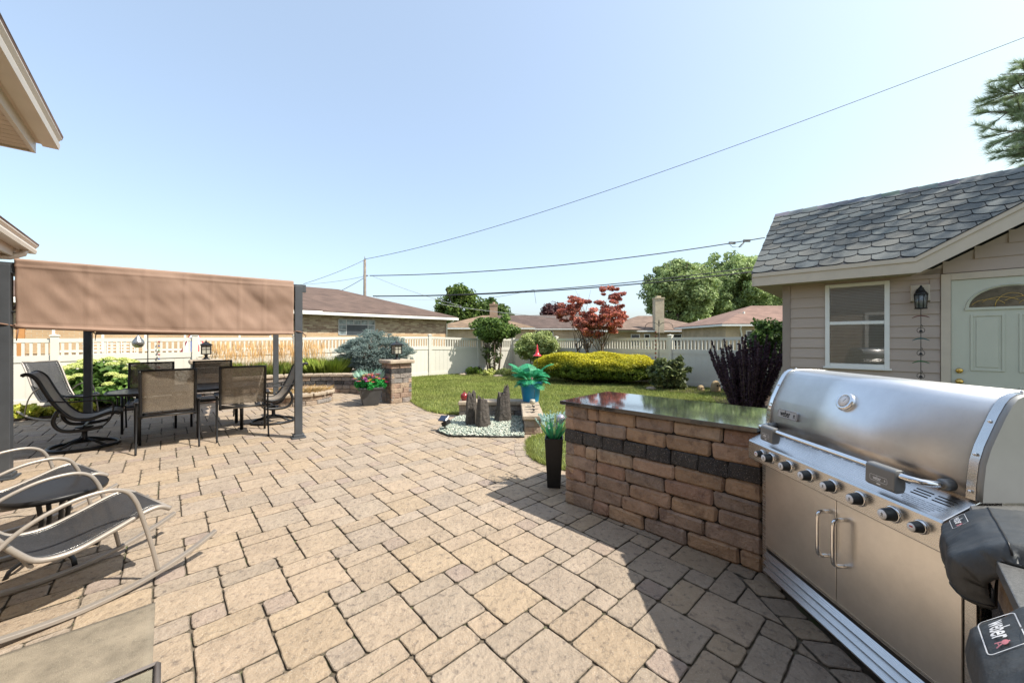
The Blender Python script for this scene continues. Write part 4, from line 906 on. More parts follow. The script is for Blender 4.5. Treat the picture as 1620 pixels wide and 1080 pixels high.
# swivel rockers
def make_swivel(label):
    t = thing('swivel_chair', label, 'chair', (0, 0, 0), 0, 'swivel rocking chairs at the table ends'); hw = .25
    pr = [(-.50, 1.04), (-.45, 1.055), (-.38, .985), (-.32, .84), (-.25, .68), (-.16, .53), (-.06, .435), (.08, .42), (.22, .47), (.30, .485), (.36, .46)]
    sling_surface(pr, hw).build('sling_seat', m_sling_seat, t, solid=.006)
    fr = MB()
    for s in (-1, 1): fr.tube([(s * (hw + .012), p[0], p[1] - .006) for p in smooth(pr, 36)], .015, 8, flat=1.5)
    fr.tube([(-hw, .36, .452), (hw, .36, .452)], .013, 8); fr.tube([(-hw, -.50, 1.035), (hw, -.50, 1.035)], .013, 8); fr.build('frame', m_black, t)
    for s in (-1, 1):
        x = s * (hw + .05)
        MB().tube([(x, *p) for p in smooth([(-.29, .70), (-.1, .665), (.12, .665), (.27, .64), (.30, .55), (.27, .40), (.20, .305)], 30)], .012, 8, flat=.8).build('armrest', m_black, t)
        MB().tube([(x, *p) for p in smooth([(-.20, .56), (-.24, .42), (-.17, .30), (0, .275), (.20, .30)], 20)], .022, 8, flat=.7).build('side_rail', m_black, t)
    b = MB(); b.tube([(-.3, .0, .285), (.3, .0, .285)], .018, 8); b.lathe([(.055, .10), (.03, .13), (.028, .25), (.09, .27), (.09, .285), (0, .285)], (0, 0, 0), 16)
    for k in range(4): a = PI / 4 + k * PI / 2; b.tube([(0, 0, .125), (.15 * math.cos(a), .15 * math.sin(a), .085), (.31 * math.cos(a), .31 * math.sin(a), .028)], .018, 8)
    b.tube([(.335 * math.cos(2 * PI * k / 32), .335 * math.sin(2 * PI * k / 32), .022) for k in range(32)], .021, 8, closed=True); b.build('swivel_base', m_black, t); return t
s0 = make_swivel('swivel rocking chair at the left end of the table, seen side-on behind the tall post'); place(s0, -5.97, 5.27, PA - PI / 2)
dup(s0, (-4.33, 6.85, 0), PA + PI / 2, 'swivel rocking chair at the right end of the table, behind the right pergola post')
# taupe rockers
def make_rocker(label, group):
    t = thing('rocking_chair', label, 'rocking chair', (0, 0, 0), 0, group); hw = .25
    pr = [(-.58, 1.06), (-.53, .99), (-.44, .80), (-.34, .58), (-.24, .42), (-.17, .355), (-.05, .345), (.10, .39), (.24, .44), (.31, .445), (.36, .415)]
    sling_surface(pr, hw - .004).build('sling_seat', m_sling_dk, t, solid=.002)
    st = MB()
    for s in (-1, 1): st.tube([(s * (hw - .03), p[0], p[1] + .003) for p in smooth(pr, 40)], .0007, 4)
    st.build('stitching', m_bolt, t)
    fr = MB()
    for s in (-1, 1): fr.tube([(s * (hw + .012), p[0], p[1] - .004) for p in smooth(pr, 40)], .0145, 10)
    fr.tube([(-hw, .36, .41), (hw, .36, .41)], .013, 8); fr.tube([(-hw, -.585, 1.065), (hw, -.585, 1.065)], .014, 8); fr.tube([(-hw, -.2, .33), (hw, -.2, .33)], .011, 8); fr.build('frame', m_taupe, t)
    run = [(-.62, .155), (-.40, .065), (-.15, .022), (.05, .016), (.25, .04), (.45, .10), (.60, .165)]
    for s in (-1, 1):
        x = s * (hw + .045)
        rn = MB(); n_ = 30; pp = smooth(run, n_); vs = []
        for (y, z) in pp:
            for dx_, dz in ((-.019, -.010), (.019, -.010), (.019, .013), (-.019, .013)): vs.append((x + dx_, y, z + dz))
        rn.add(vs, [(i * 4 + j, i * 4 + (j + 1) % 4, (i + 1) * 4 + (j + 1) % 4, (i + 1) * 4 + j) for i in range(n_) for j in range(4)] + [(0, 3, 2, 1), tuple(n_ * 4 + q for q in range(4))]); rn.build('runner', m_taupe, t, bevel=.004, fix=True)
        MB().tube([(x, *p) for p in smooth([(.29, .055), (.26, .22), (.215, .42), (.185, .53), (.14, .605), (.05, .635), (-.10, .615), (-.26, .53), (-.38, .38), (-.44, .20), (-.46, .09)], 50)], .0115, 10, flat=.8).build('armrest', m_taupe, t)
    return t
GR = 'taupe rocking chairs with dark sling seats'
r0 = make_rocker('taupe rocking chair nearest the camera, front of the bottom left pair', GR); place(r0, -2.60, 2.23, math.atan2(.89, .46) - PI / 2)
dup(r0, (-3.62, 2.80, 0), math.atan2(.89, .46) - PI / 2 + .03, 'taupe rocking chair behind the round side table, half hidden beside the tall post')
dup(r0, (-8.52, 7.22, 0), R(-96), 'taupe rocking chair at the far left in front of the fence')
st = thing('side_table', 'small round black pierced metal side table between the rocking chairs', 'side table', (-3.10, 2.56, 0))
MB().lathe([(0, .478), (.235, .478), (.235, .486), (0, .486)], n=40).build('tabletop', m_tab, st)
MB().lathe([(.234, .488), (.246, .490), (.252, .478), (.246, .455), (.238, .455), (.234, .47)], n=48).build('rim', m_black, st)
for k in range(4):
    a = PI / 4 + PI / 2 * k + .5; MB().tube([(math.cos(a) * r_, math.sin(a) * r_, z_) for r_, z_ in ((.10, .475), (.075, .40), (.06, .28), (.085, .15), (.15, .07), (.20, .04), (.215, .0))], .016, 8, flat=.5).build('leg', m_black, st)
# mat and small glass table at the lower left
mt = MB(); q = [V((-2.02, 2.137)), V((-1.545, 1.625)), V((-1.10, 1.14)), V((-2.15, .20)), V((-3.05, 1.20))]
def matpt(u, v): p = V((-2.02, 2.137, 0)) - P * (1.45 * v) + Q * (1.35 * u); return p + V((0, 0, .0085 + .0012 * mnoise.noise(V((u * 9, v * 9, 1)))))
mt.grid(matpt, 40, 40); tag(mt.build('outdoor_mat', M('greige mat', (.225, .188, .138), .9, var=.3, vs=7, bump=.9, bs=210, fleck=(.42, .38, .28), fs=420, dist=.005, blot=(.78, .78, .78), bls=16), None, solid=.008), 'flat olive grey outdoor mat on the pavers at the bottom left corner', 'mat')
gtb = thing('glass_side_table', 'corner of a low glass-topped table with taupe frame at the bottom left', 'side table', (-1.257, 1.336, 0)); c0 = V((0, 0, 0)); fr = MB(); m_clear, ntc, bc = nodes('clear glass'); bc.inputs['Base Color'].default_value = (.9, .95, .93, 1); bc.inputs['Roughness'].default_value = .02; bc.inputs['Transmission Weight'].default_value = 1; bc.inputs['IOR'].default_value = 1.05
cs = [V((0, 0, 0)), -P * .5, -P * .5 + Q * .5, Q * .5]
for a, b in zip(cs, cs[1:] + cs[:1]): fr.tube([a + V((0, 0, .35)), b + V((0, 0, .35))], .011, 4)
fr.build('frame', M('grey tube', (.20, .175, .16), .5, .2), gtb)
for a in cs: MB().tube([a + V((0, 0, .35)), a], .010, 6).build('leg', m_black, gtb)
mb = MB(); mb.add([cs[0] + V((0, 0, .352)), cs[1] + V((0, 0, .352)), cs[2] + V((0, 0, .352)), cs[3] + V((0, 0, .352))], [(0, 1, 2, 3)]); mb.build('glass_top', m_clear, gtb, solid=.004)
# ------------------------------------------------------------------ shed (local x along the front, y back)
SH = math.atan2(-.6937, .7202); sh_ = thing('garden_shed', 'taupe sided shed with scalloped slate shingles, window and sage door', 'shed', (4.19, 5.82, 0), SH)
SL, SD = 5.6, 3.17; gx0 = 1.355; gxm = 2.95; OV = .354; EZ = 2.505
sd = MB(); lap = .148; z = .05
def lapsiding(mb, x0, x1, z0, z1, holes, zmax=None):
    z = z0
    while z < z1 - .01:
        t = min(z + lap, z1); segs = [(x0, x1)]
        for hx0, hx1, hz0, hz1 in holes:
            if t > hz0 + .001 and z < hz1 - .001:
                ns = []
                for a, b in segs:
                    if a < hx0: ns.append((a, min(b, hx0)))
                    if b > hx1: ns.append((max(a, hx1), b))
                segs = ns
        for a, b in segs:
            aa, bb = a, b
            if zmax:
                # keep under the gable rake
                aa = max(a, gx0 + (t - zmax) / .59) if t > zmax else a; bb = min(b, 2 * gxm - gx0 - (t - zmax) / .59) if t > zmax else b
            if bb - aa > .02: mb.add([(aa, -.018, z), (bb, -.018, z), (bb, -.004, t), (aa, -.004, t), (aa, 0, z), (bb, 0, z)], [(0, 1, 2, 3), (0, 4, 5, 1)])
        z = t
WX0, WX1, WZ0, WZ1 = .525, 1.125, 1.135, 2.245; DX0, DX1, DZ = 1.69, 2.60, 2.215
holes = [(WX0 - .03, WX1 + .03, WZ0 - .03, WZ1 + .03), (DX0 - .09, DX1 + .09, 0, DZ + .09), (1.345, 1.515, 2.0, 2.19)]
lapsiding(sd, .085, SL, .04, 2.31, holes); lapsiding(sd, .085, SL, 2.31, 3.2, [], 2.30)
wl = sd.build('front_siding', m_siding, sh_)
bd = MB(); bd.span(.02, SL, .001, SD, 0, 2.38); bd.build('wall', m_siding, sh_)
gw = MB(); gw.extr([(gx0 + .05, 2.3), (2 * gxm - gx0 - .05, 2.3), (gxm, 2.3 + .59 * (gxm - gx0) - .03)], (0, .001, 0), (0, .06, 0), (0, 0, 0), (1, 0, 0), (0, 0, 1)); gw.build('gable_wall', m_siding, sh_)
ct = MB(); ct.span(-.012, .084, -.024, -.0005, .02, 2.31); ct.span(-.012, .019, 0, .09, .02, 2.31); ct.build('corner_board', M('taupe corner board', (.31, .25, .215), .65, var=.06), sh_, bevel=.002)
ls = MB(); z = .04
while z < 2.38: t_ = min(z + lap, 2.38); ls.add([(.0, .09, z), (.0, SD, z), (.016, SD, t_), (.016, .09, t_)], [(0, 1, 2, 3)]); z = t_
ls.build('side_siding', m_siding, sh_)
# soffit, fascia
m_soff = M('soffit', (.42, .35, .27), .7, var=.05); sf = MB(); x = -.339
while x < gx0 - .02: sf.span(x, min(x + .118, gx0), -OV + .02, .01, 2.312, 2.322); x += .121
sf.span(-.339, 0.0, .0, SD, 2.312, 2.322)
for k in range(12):
    xa = gx0 + k * .121; xb = min(xa + .117, gxm)
    if xa >= gxm: break
    sf.add([(xa, -OV + .02, 2.315 + .59 * (xa - gx0)), (xb, -OV + .02, 2.315 + .59 * (xb - gx0)), (xb, .01, 2.315 + .59 * (xb - gx0)), (xa, .01, 2.315 + .59 * (xa - gx0))], [(0, 1, 2, 3)])
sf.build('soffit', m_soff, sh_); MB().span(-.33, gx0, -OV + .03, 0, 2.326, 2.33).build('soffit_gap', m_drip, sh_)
fa = MB(); yb = -OV + .018
def fascia(mb, y0, y1, d0, d1):
    """d0..d1: band measured down from the roof edge"""
    s_ = .59; c_ = 1 / math.cos(math.atan(s_)); gxe = gx0 + .055
    kx = lambda d: gx0 + .0 + (-d * (c_ - 1)) / s_ * -1 * -1
    pts_t = [(-.339, EZ - d0), (gx0 + (c_ - 1) * d0 / s_ * 1.0, EZ - d0), (gxm, EZ + s_ * (gxm - gx0) - d0 * c_), (2 * gxm - gx0 + .35, EZ + s_ * (-.35) - d0 * c_)]
    pts_b = [(-.339, EZ - d1), (gx0 + (c_ - 1) * d1 / s_, EZ - d1), (gxm, EZ + s_ * (gxm - gx0) - d1 * c_), (2 * gxm - gx0 + .35, EZ + s_ * (-.35) - d1 * c_)]
    for i in range(3):
        a, b, c, d = pts_t[i], pts_t[i + 1], pts_b[i + 1], pts_b[i]
        vs = [(p[0], y, p[1]) for y in (y0, y1) for p in (a, b, c, d)]; mb.add(vs, [(0, 1, 2, 3), (4, 7, 6, 5), (0, 4, 5, 1), (3, 2, 6, 7), (0, 3, 7, 4), (1, 5, 6, 2)])
fascia(fa, -OV, -OV + .018, .012, .198); fascia(fa, -OV - .016, -OV - .0005, .008, .062)
fa.build('fascia', m_almond, sh_)
bg_ = MB(); bg_.add([(-.341, -OV, EZ - .198), (-.341, -OV, EZ - .01), (-.341, 1.584, 3.85), (-.341, 1.584, 3.66)], [(0, 1, 2, 3)]); bg_.build('barge_board', m_almond, sh_, solid=.02)
# main roof planes and gable roof
rf = MB(); k_ = .70; yr = 1.584; zr = 3.86
rf.add([(-.36, -OV - .01, EZ - .012), (gx0 + .01, -OV - .01, EZ - .012), (SL + .3, yr, zr - .012), (-.36, yr, zr - .012), (gx0 + .3, .03, EZ + .7 * .384 - .012), (SL + .3, .03, EZ + .7 * .384 - .012), (-.36, 2 * yr + OV, EZ - .012), (SL + .3, 2 * yr + OV, EZ - .012)], [(0, 1, 4, 3), (4, 5, 2, 3), (3, 2, 7, 6)])
rf.add([(gx0, -OV - .02, EZ - .012), (gxm, -OV - .02, EZ + .59 * (gxm - gx0) - .012), (gxm, 1.1, EZ + .59 * (gxm - gx0) - .012), (gx0, -.25, EZ - .012)], [(0, 1, 2, 3)])
rf.add([(2 * gxm - gx0, -OV - .02, EZ - .012), (gxm, -OV - .02, EZ + .59 * (gxm - gx0) - .012), (gxm, 1.1, EZ + .59 * (gxm - gx0) - .012), (2 * gxm - gx0, -.25, EZ - .012)], [(0, 3, 2, 1)])
rf.build('roof_deck', m_drip, sh_, solid=.012)
sg = MB(); us = V((0, 1, k_)).normalized(); un = V((0, -us.z, us.y)); ex = .1975; ww = .268; rows = 12; SLn = math.hypot(yr + OV, zr - EZ)
for r_ in range(rows):
    s0_ = r_ * ex - .012; x = -.36 - (ww / 2 if r_ % 2 else 0)
    while x < SL + .3:
        xa, xb = x + .004, x + ww - .004; cx = (xa + xb) / 2
        # scalloped hexagonal tab
        shp = [(xa, ex + .05), (xa, .082)] + [(cx - (ww / 2 - .004) * math.cos(a), .082 - .080 * math.sin(a) ** .85) for a in [R(20), R(42), R(65), R(90), R(115), R(138), R(160)]] + [(xb, .082), (xb, ex + .05)]
        shp = [(min(max(q[0], -.36), SL + .3), min(s0_ + q[1], SLn)) for q in shp]
        if shp[0][0] < shp[-1][0] - .02 and not cx > gx0 + s0_ * .97 + .24:
            pt = lambda q, l: V((q[0], -OV, EZ)) + us * q[1] + un * l
            n_ = len(shp); kk = random.uniform(.88, 1.1); c = tuple(v * kk for v in random.choice([(.098, .112, .112), (.108, .118, .116), (.09, .104, .108), (.115, .117, .108)]))
            top = [pt(q, .002 + .013 * (1 - (q[1] - s0_) / (ex + .05))) for q in shp]; lo = [pt(q, -.004) for q in shp]
            sg.add(top + lo, [tuple(range(n_))], c); o_ = len(sg.v) - 2 * n_
            for i in range(n_): sg.f.append((o_ + i, o_ + n_ + i, o_ + n_ + (i + 1) % n_, o_ + (i + 1) % n_)); sg.c.append((.03, .03, .032)); sg.sm.append(False)
        x += ww
sg.build('shingles', m_slate, sh_, fix=False)
cpn_ = MB(); x = -.36
while x < SL + .3:
    c = tuple(v * random.uniform(.85, 1.15) for v in (.14, .15, .155)); cpn_.add([(x, yr - .13, zr - .085), (x, yr, zr + .022), (x, yr + .13, zr - .085), (x + .22, yr - .13, zr - .078), (x + .22, yr, zr + .030), (x + .22, yr + .13, zr - .078)], [(0, 3, 4, 1), (1, 4, 5, 2), (0, 1, 2), (3, 5, 4)], c); x += .205
cpn_.build('ridge_cap', m_slate, sh_)
# window
wf = MB()
for a in ((WX0 - .03, WX0 + .02, WZ0 - .03, WZ1 + .03), (WX1 - .02, WX1 + .03, WZ0 - .03, WZ1 + .03)): wf.span(a[0], a[1], -.034, .0, a[2], a[3])
wf.span(WX0 + .021, WX1 - .021, -.034, .0, WZ1 - .02, WZ1 + .03); wf.span(WX0 + .021, WX1 - .021, -.034, .0, WZ0 - .03, WZ0 + .02); wf.span(WX0 + .021, WX1 - .021, -.028, .0, 1.70, 1.745); wf.span(WX0 - .05, WX1 + .05, -.05, .0, WZ0 - .055, WZ0 - .031)
wo = wf.build('window', m_trimw, sh_, bevel=.003)
pn = MB(); pn.add([(WX0 + .02, -.019, WZ0 + .02), (WX1 - .02, -.019, WZ0 + .02), (WX1 - .02, -.019, 1.70), (WX0 + .02, -.019, 1.70), (WX0 + .02, -.023, 1.745), (WX1 - .02, -.023, 1.745), (WX1 - .02, -.023, WZ1 - .02), (WX0 + .02, -.023, WZ1 - .02)], [(0, 1, 2, 3), (4, 5, 6, 7)])
mg, ng, bgl = nodes('window glass'); og = ng.nodes["Material Output"]; tpg = N(ng, "ShaderNodeBsdfTransparent"); gl = N(ng, "ShaderNodeBsdfGlossy"); gl.inputs['Roughness'].default_value = .01; fz = N(ng, "ShaderNodeFresnel"); fz.inputs[0].default_value = 1.8; mx = N(ng, "ShaderNodeMixShader"); ng.links.new(fz.outputs[0], mx.inputs[0]); ng.links.new(tpg.outputs[0], mx.inputs[1]); ng.links.new(gl.outputs[0], mx.inputs[2]); ng.links.new(mx.outputs[0], og.inputs[0]); tpg.inputs[0].default_value = (.95, .97, .96, 1)
pn.build('pane', mg, wo)
bl_ = MB(); z = WZ0 + .03
while z < WZ1 - .02: bl_.box(((WX0 + WX1) / 2, -.0095, z), ((WX1 - WX0) / 2 - .022, .0085, .0006), (V((1, 0, 0)), V((0, math.cos(1.15), -math.sin(1.15))), V((0, math.sin(1.15), math.cos(1.15))))); z += .021
bl_.build('blind', M('blind slat', (.82, .82, .78), .5, var=.03), wo)
# door
dt = MB()
for a in ((DX0 - .085, DX0 - .004, .0, DZ + .085), (DX1 + .004, DX1 + .085, .0, DZ + .085)): dt.span(a[0], a[1], -.03, .0, a[2], a[3])
dt.span(DX0 - .0039, DX1 + .0039, -.03, .0, DZ + .004, DZ + .085); dt.build('door_frame', m_almond, sh_, bevel=.003)
dr = MB(); dr.span(DX0, DX1, -.012, .0, .10, DZ); do = dr.build('door', m_door, sh_)
pm = MB()
def panel(x0, x1, z0, z1):
    for a, b, y0, y1 in ((0, .022, -.021, -.0121), (.034, .0, -.018, -.0121)):
        if a == 0:
            for q in ((x0, x0 + b, z0, z1), (x1 - b, x1, z0, z1)): pm.span(q[0], q[1], y0, y1, q[2], q[3])
            pm.span(x0 + b, x1 - b, y0, y1, z0, z0 + b); pm.span(x0 + b, x1 - b, y0, y1, z1 - b, z1)
        else: pm.span(x0 + .045, x1 - .045, y0, y1, z0 + .045, z1 - .045)
dm = (DX0 + DX1) / 2
for x0, x1 in ((DX0 + .15, dm - .05), (dm + .05, DX1 - .15)): panel(x0, x1, 1.12, 1.79); panel(x0, x1, .25, .95)
pm.build('door_panels', m_door, do, bevel=.004)
fl = MB(); ar = [(math.cos(PI * k / 24), math.sin(PI * k / 24)) for k in range(25)]; ra, rb_ = .315, .235; fz0 = 1.875
for i in range(24):
    a, b = ar[i], ar[i + 1]
    for (o0, o1) in ((1.0, 1.10),): fl.add([(dm + a[0] * ra * o0, -.013, fz0 + a[1] * rb_ * o0), (dm + b[0] * ra * o0, -.013, fz0 + b[1] * rb_ * o0), (dm + b[0] * ra * (o1 - .03), -.026, fz0 + b[1] * rb_ * (o1 - .03)), (dm + a[0] * ra * (o1 - .03), -.026, fz0 + a[1] * rb_ * (o1 - .03)), (dm + b[0] * ra * o1, -.013, fz0 + b[1] * rb_ * (o1 + .02)), (dm + a[0] * ra * o1, -.013, fz0 + a[1] * rb_ * (o1 + .02))], [(0, 1, 2, 3), (3, 2, 4, 5)])
fl.span(dm - ra * 1.1, dm + ra * 1.1, -.026, -.0122, fz0 - .03, fz0 - .001); fo_ = fl.build('fanlight', m_door, do)
m_fan = M('leaded glass', (.10, .085, .06), .12, var=.5, vs=9, spec=.8)
MB().add([(dm, -.0135, fz0)] + [(dm + a[0] * ra, -.0135, fz0 + a[1] * rb_) for a in ar], [(0, i + 1, i + 2) for i in range(24)]).build('fan_glass', m_fan, fo_)
ld = MB()
for cxx, rr_, a_0, a_1 in ((dm, .12, 0, 180), (dm - .17, .13, 20, 165), (dm + .17, .13, 15, 160), (dm - .08, .16, 35, 150), (dm + .08, .16, 30, 145)):
    ld.tube([(cxx + math.cos(R(a_0 + (a_1 - a_0) * k / 12)) * rr_, -.016, fz0 + min(math.sin(R(a_0 + (a_1 - a_0) * k / 12)) * rr_ * (1.3 if cxx == dm else .7), .225)) for k in range(13)], .0028, 5)
ld.build('leading', m_brass, fo_)
for zz, nm in ((1.115, 'deadbolt'), (.985, 'door_knob')):
    kb = MB(); kb.lathe([(0, 0), (.033, 0), (.033, .006), (.022, .012), (.012, .016), (.012, .03), (.026, .038), (.029, .05), (.022, .062), (0, .066)] if nm == 'door_knob' else [(0, 0), (.031, 0), (.031, .01), (.024, .022), (.015, .026), (0, .026)], (DX0 + .065, -.012, zz), 24, (V((1, 0, 0)), V((0, 0, 1)), V((0, -1, 0)))); kb.build(nm, m_brass, do)
# wall lamp and wind chime
wlm = thing('wall_lantern', 'black lantern lamp on the shed wall between window and door', 'wall lamp', tuple(sh_.matrix_basis @ V((1.43, 0, 2.0))), SH); sh_.matrix_basis
M4 = Matrix.Translation((4.19, 5.82, 0)) @ Matrix.Rotation(SH, 4, 'Z'); wlm.location = M4 @ V((1.43, -.003, 2.0))
MB().span(-.085, .085, -.032, .0, -.02, .19).build('mounting_block', m_almond, wlm, bevel=.008)
b = MB(); b.lathe([(0, 0), (.045, 0), (.045, .012), (.02, .02), (0, .02)], (0, -.033, .10), 18, (V((1, 0, 0)), V((0, 0, 1)), V((0, -1, 0)))); b.tube([(0, -.045, .10), (0, -.08, .14), (0, -.115, .15), (0, -.13, .13)], .008, 8)
b.lathe([(.062, .05), (.066, .055), (.058, .075), (.04, .10), (.022, .115), (.026, .125), (.030, .13), (.016, .15), (.010, .155), (.012, .165), (0, .175)], (0, -.13, 0), 16)
b.lathe([(.0, -.125), (.056, -.125), (.058, -.115), (.05, -.110), (0, -.110)], (0, -.13, 0), 4)
for k in range(8): a = PI / 8 + PI / 4 * k; b.tube([(math.cos(a) * .052, -.13 + math.sin(a) * .052, -.112), (math.cos(a) * .062, -.13 + math.sin(a) * .062, .055)], .004, 5)
b.build('lamp_body', m_black, wlm); MB().lathe([(.0, -.108), (.047, -.108), (.057, .052), (0, .052)], (0, -.13, 0), 8).build('lamp_glass', M('smoky lamp glass', (.14, .15, .15), .1, var=.5, vs=20, spec=.8), wlm)
wc = thing('wind_chime', 'hanging metal garden chime with little umbrellas and bells below the shed lamp', 'wind chime', M4 @ V((1.43, -.13, 1.88)), SH); b = MB(); b.tube([(0, 0, 0), (0, 0, -.98)], .0035, 5)
cols_u = [(.14, .05, .04), (.03, .11, .12), (.03, .14, .05)]
for k in range(3):
    z = -.10 - .285 * k; b.tube([(.0, 0, z - .10), (.014, 0, z - .115), (.01, 0, z - .13)], .003, 5)
    b.tube([(.034 * math.cos(2 * PI * q / 20), 0, z - .172 + .034 * math.sin(2 * PI * q / 20)) for q in range(20)], .0028, 5, closed=True); b.lathe([(.004, .03), (.014, .015), (.020, 0), (0, 0)], (0, 0, z - .195), 10)
b.build('chain', m_black, wc)
for k in range(3):
    z = -.10 - .285 * k; u = MB(); u.tube([(x, 0, z + .012 - 5 * x * x) for x in (-.075, -.05, -.025, 0, .025, .05, .075)], [.003, .007, .008, .009, .008, .007, .003], 6); u.build('umbrella', M('chime umbrella', cols_u[k], .4), wc)

# ------------------------------------------------------------------ our house at the left: eaves, gutters and the wall behind them
m_brickT = brick_mat('tan brick', (.36, .25, .17), (.47, .35, .24), (.46, .43, .38)); m_gut = M('gutter', (.62, .55, .45), .4, var=.05); m_sof = M('soffit boards', (.62, .53, .42), .7, var=.04)
def eave(name, corner, z, lab, L_, DP, gcol, rise, wallz):
    t = thing(name, lab, 'house', (corner.x, corner.y, 0), PA); # local x = P, local y = -Q (far); corner is the outer far corner
    g = MB(); pf = [(0, 0), (0, .10), (-.012, .115), (-.02, .10), (-.09, .10), (-.09, .012), (-.07, 0)]; pf = [(-.0, -.0), (.008, .045), (-.002, .075), (.018, .105), (.018, .118), (-.10, .118), (-.10, 0)]
    g.extr(pf, (0, 0, z), (0, -L_, z), (0, 0, 0), (1, 0, 0), (0, 0, 1)); g.build('gutter', gcol, t)
    MB().span(-.42, -.101, -L_, -.02, z + .012, z + .03).build('soffit', m_sof, t)
    b = MB(); b.span(-.155, -.128, -L_, -.07, z - .10, z + .011); b.span(-DP, -.156, -.094, -.07, z - .10, z + .011); b.build('soffit_beam', gcol, t)
    s = MB(); y = -.096
    while y > -L_: s.span(-DP, -.157, y - .094, y, z - .085, z - .078); y -= .1
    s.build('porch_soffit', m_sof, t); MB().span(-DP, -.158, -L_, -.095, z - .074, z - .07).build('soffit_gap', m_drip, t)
    rfm = MB(); rfm.add([(.02, .02, z + .12), (.02, -L_, z + .12), (-DP / 2, -L_, z + .12 + rise), (-DP / 2, -DP / 2, z + .12 + rise), (-DP, .02, z + .12)], [(0, 1, 2, 3), (0, 3, 4)]); rfm.build('roof', shingle_mat('brown shingles near', (.20, .13, .10)), t, solid=.04)
    return t
h1 = eave('brick_house', V((-4.32, 3.60)), 3.3, 'brick house at the left edge, upper cream eave and gutter against the sky', 8.5, 7., m_gut, 1.6, 3.2)
wl_ = MB(); wl_.span(-7, -.46, -8.5, -.45, 0, 3.22); wl_.build('wall', m_brickT, h1)
wn = MB()
for y in (-3.4, -6.2): wn.span(-.465, -.44, y - .7, y + .7, 1.0, 2.2)
wn.build('window', m_glass, h1); wq = MB()
for y in (-3.4, -6.2):
    wq.span(-.455, -.42, y - .78, y - .7, .92, 2.28); wq.span(-.455, -.42, y + .7, y + .78, .92, 2.28); wq.span(-.455, -.42, y - .7, y + .7, 2.2, 2.28); wq.span(-.455, -.42, y - .7, y + .7, .92, 1.0); wq.span(-.452, -.425, y - .02, y + .02, 1.0, 2.2)
wq.build('window_frame', m_trimw, h1)
h2 = eave('house_wing', V((-6.43, 5.10)), 2.64, 'lower cream eave with gutter and downpipe above the tall pergola post', 3.2, 5., m_gut, 1.2, 2.6)
MB().span(-5, -.5, -3.2, -.6, 0, 2.56).build('wall', m_brickT, h2)
dp = MB(); dp.tube([(-.05, -.30, 2.645), (-.06, -.30, 2.59), (-.16, -.34, 2.53), (-.30, -.42, 2.51), (-.43, -.50, 2.45), (-.46, -.52, 2.3), (-.46, -.52, .1)], .038, 8); dp.build('downpipe', m_gut, h2)
# ------------------------------------------------------------------ houses beyond the fence
def at(u, v, Y): return V(((u - 810) / 597 * Y, Y, 1.5 - (v - 536) / 597 * Y))
def hip_house(name, label, corner, ang, Lx, Dy, z, slope, wallm, roofm, over=.5, hip0=True, hip1=True, trim=None):
    """corner: right front eave corner; local x runs to the right along the front, y back"""
    t = thing(name, label, 'house', (corner.x, corner.y, 0), ang, 'neighbouring houses beyond the fence'); zt = z + slope * Dy / 2; h = Dy / 2
    xa = -Lx + (h if hip0 else 0); xb = -(h if hip1 else 0)
    r = MB(); r.add([(-Lx, 0, z), (0, 0, z), (xb, h, zt), (xa, h, zt), (-Lx, Dy, z), (0, Dy, z)], [(0, 1, 2, 3), (1, 5, 2), (5, 4, 3, 2), (4, 0, 3)]); r.build('roof', roofm, t, solid=.05)
    f = MB(); f.span(-Lx - .03, .03, -.05, -.002, z - .17, z - .03); f.span(.002, .05, -.05, Dy, z - .17, z - .03); f.span(-Lx - .05, -Lx - .002, -.05, Dy, z - .17, z - .03); f.build('gutter', trim or m_trimw, t)
    MB().span(-Lx + .01, -.01, .0, Dy, z - .14, z - .12).build('soffit', m_trimw, t)
    MB().span(-Lx + over, -over, over, Dy - over, -.5, z - .141).build('wall', wallm, t); return t
def window(t, x0, x1, z0, z1, y, bars=1, mat=None):
    f = MB(); w_ = .07; f.span(x0 - w_, x0, y - .05, y - .002, z0 - w_, z1 + w_); f.span(x1, x1 + w_, y - .05, y - .002, z0 - w_, z1 + w_); f.span(x0, x1, y - .05, y - .002, z0 - w_, z0); f.span(x0, x1, y - .05, y - .002, z1, z1 + w_)
    for k in range(bars): xm = x0 + (x1 - x0) * (k + 1) / (bars + 1); f.span(xm - .025, xm + .025, y - .045, y - .003, z0, z1)
    o = f.build('window', m_trimw, t); MB().span(x0, x1, y - .02, y - .003, z0, z1).build('pane', mat or m_glass, o); return o
m_br1 = brick_mat('neighbour brick', (.235, .155, .105), (.50, .41, .29), (.33, .28, .22), bw=.26, bh=.085); m_br1b = brick_mat('orange brick', (.48, .31, .17), (.55, .37, .21), (.5, .42, .3), bw=.24, bh=.075)
m_br2 = brick_mat('pale brick', (.44, .32, .20), (.52, .40, .27), (.5, .45, .36), bw=.4, bh=.12)
r_br = shingle_mat('brown roof', (.115, .076, .060)); r_tan = shingle_mat('tan roof', (.225, .155, .10)); r_dk = shingle_mat('dark brown roof', (.105, .073, .062)); r_tn2 = shingle_mat('light brown roof', (.18, .125, .095))
Ha = hip_house('brick_house', 'long brown-roofed brick bungalow right behind the blue spruce', V((-3.46, 24.0)), PA, 20, 11, 2.86, .33, m_br1, r_br)
MB().span(-19.4, -.52, .485, .4985, 1.0, 1.80).build('brick_band', m_br1b, Ha)
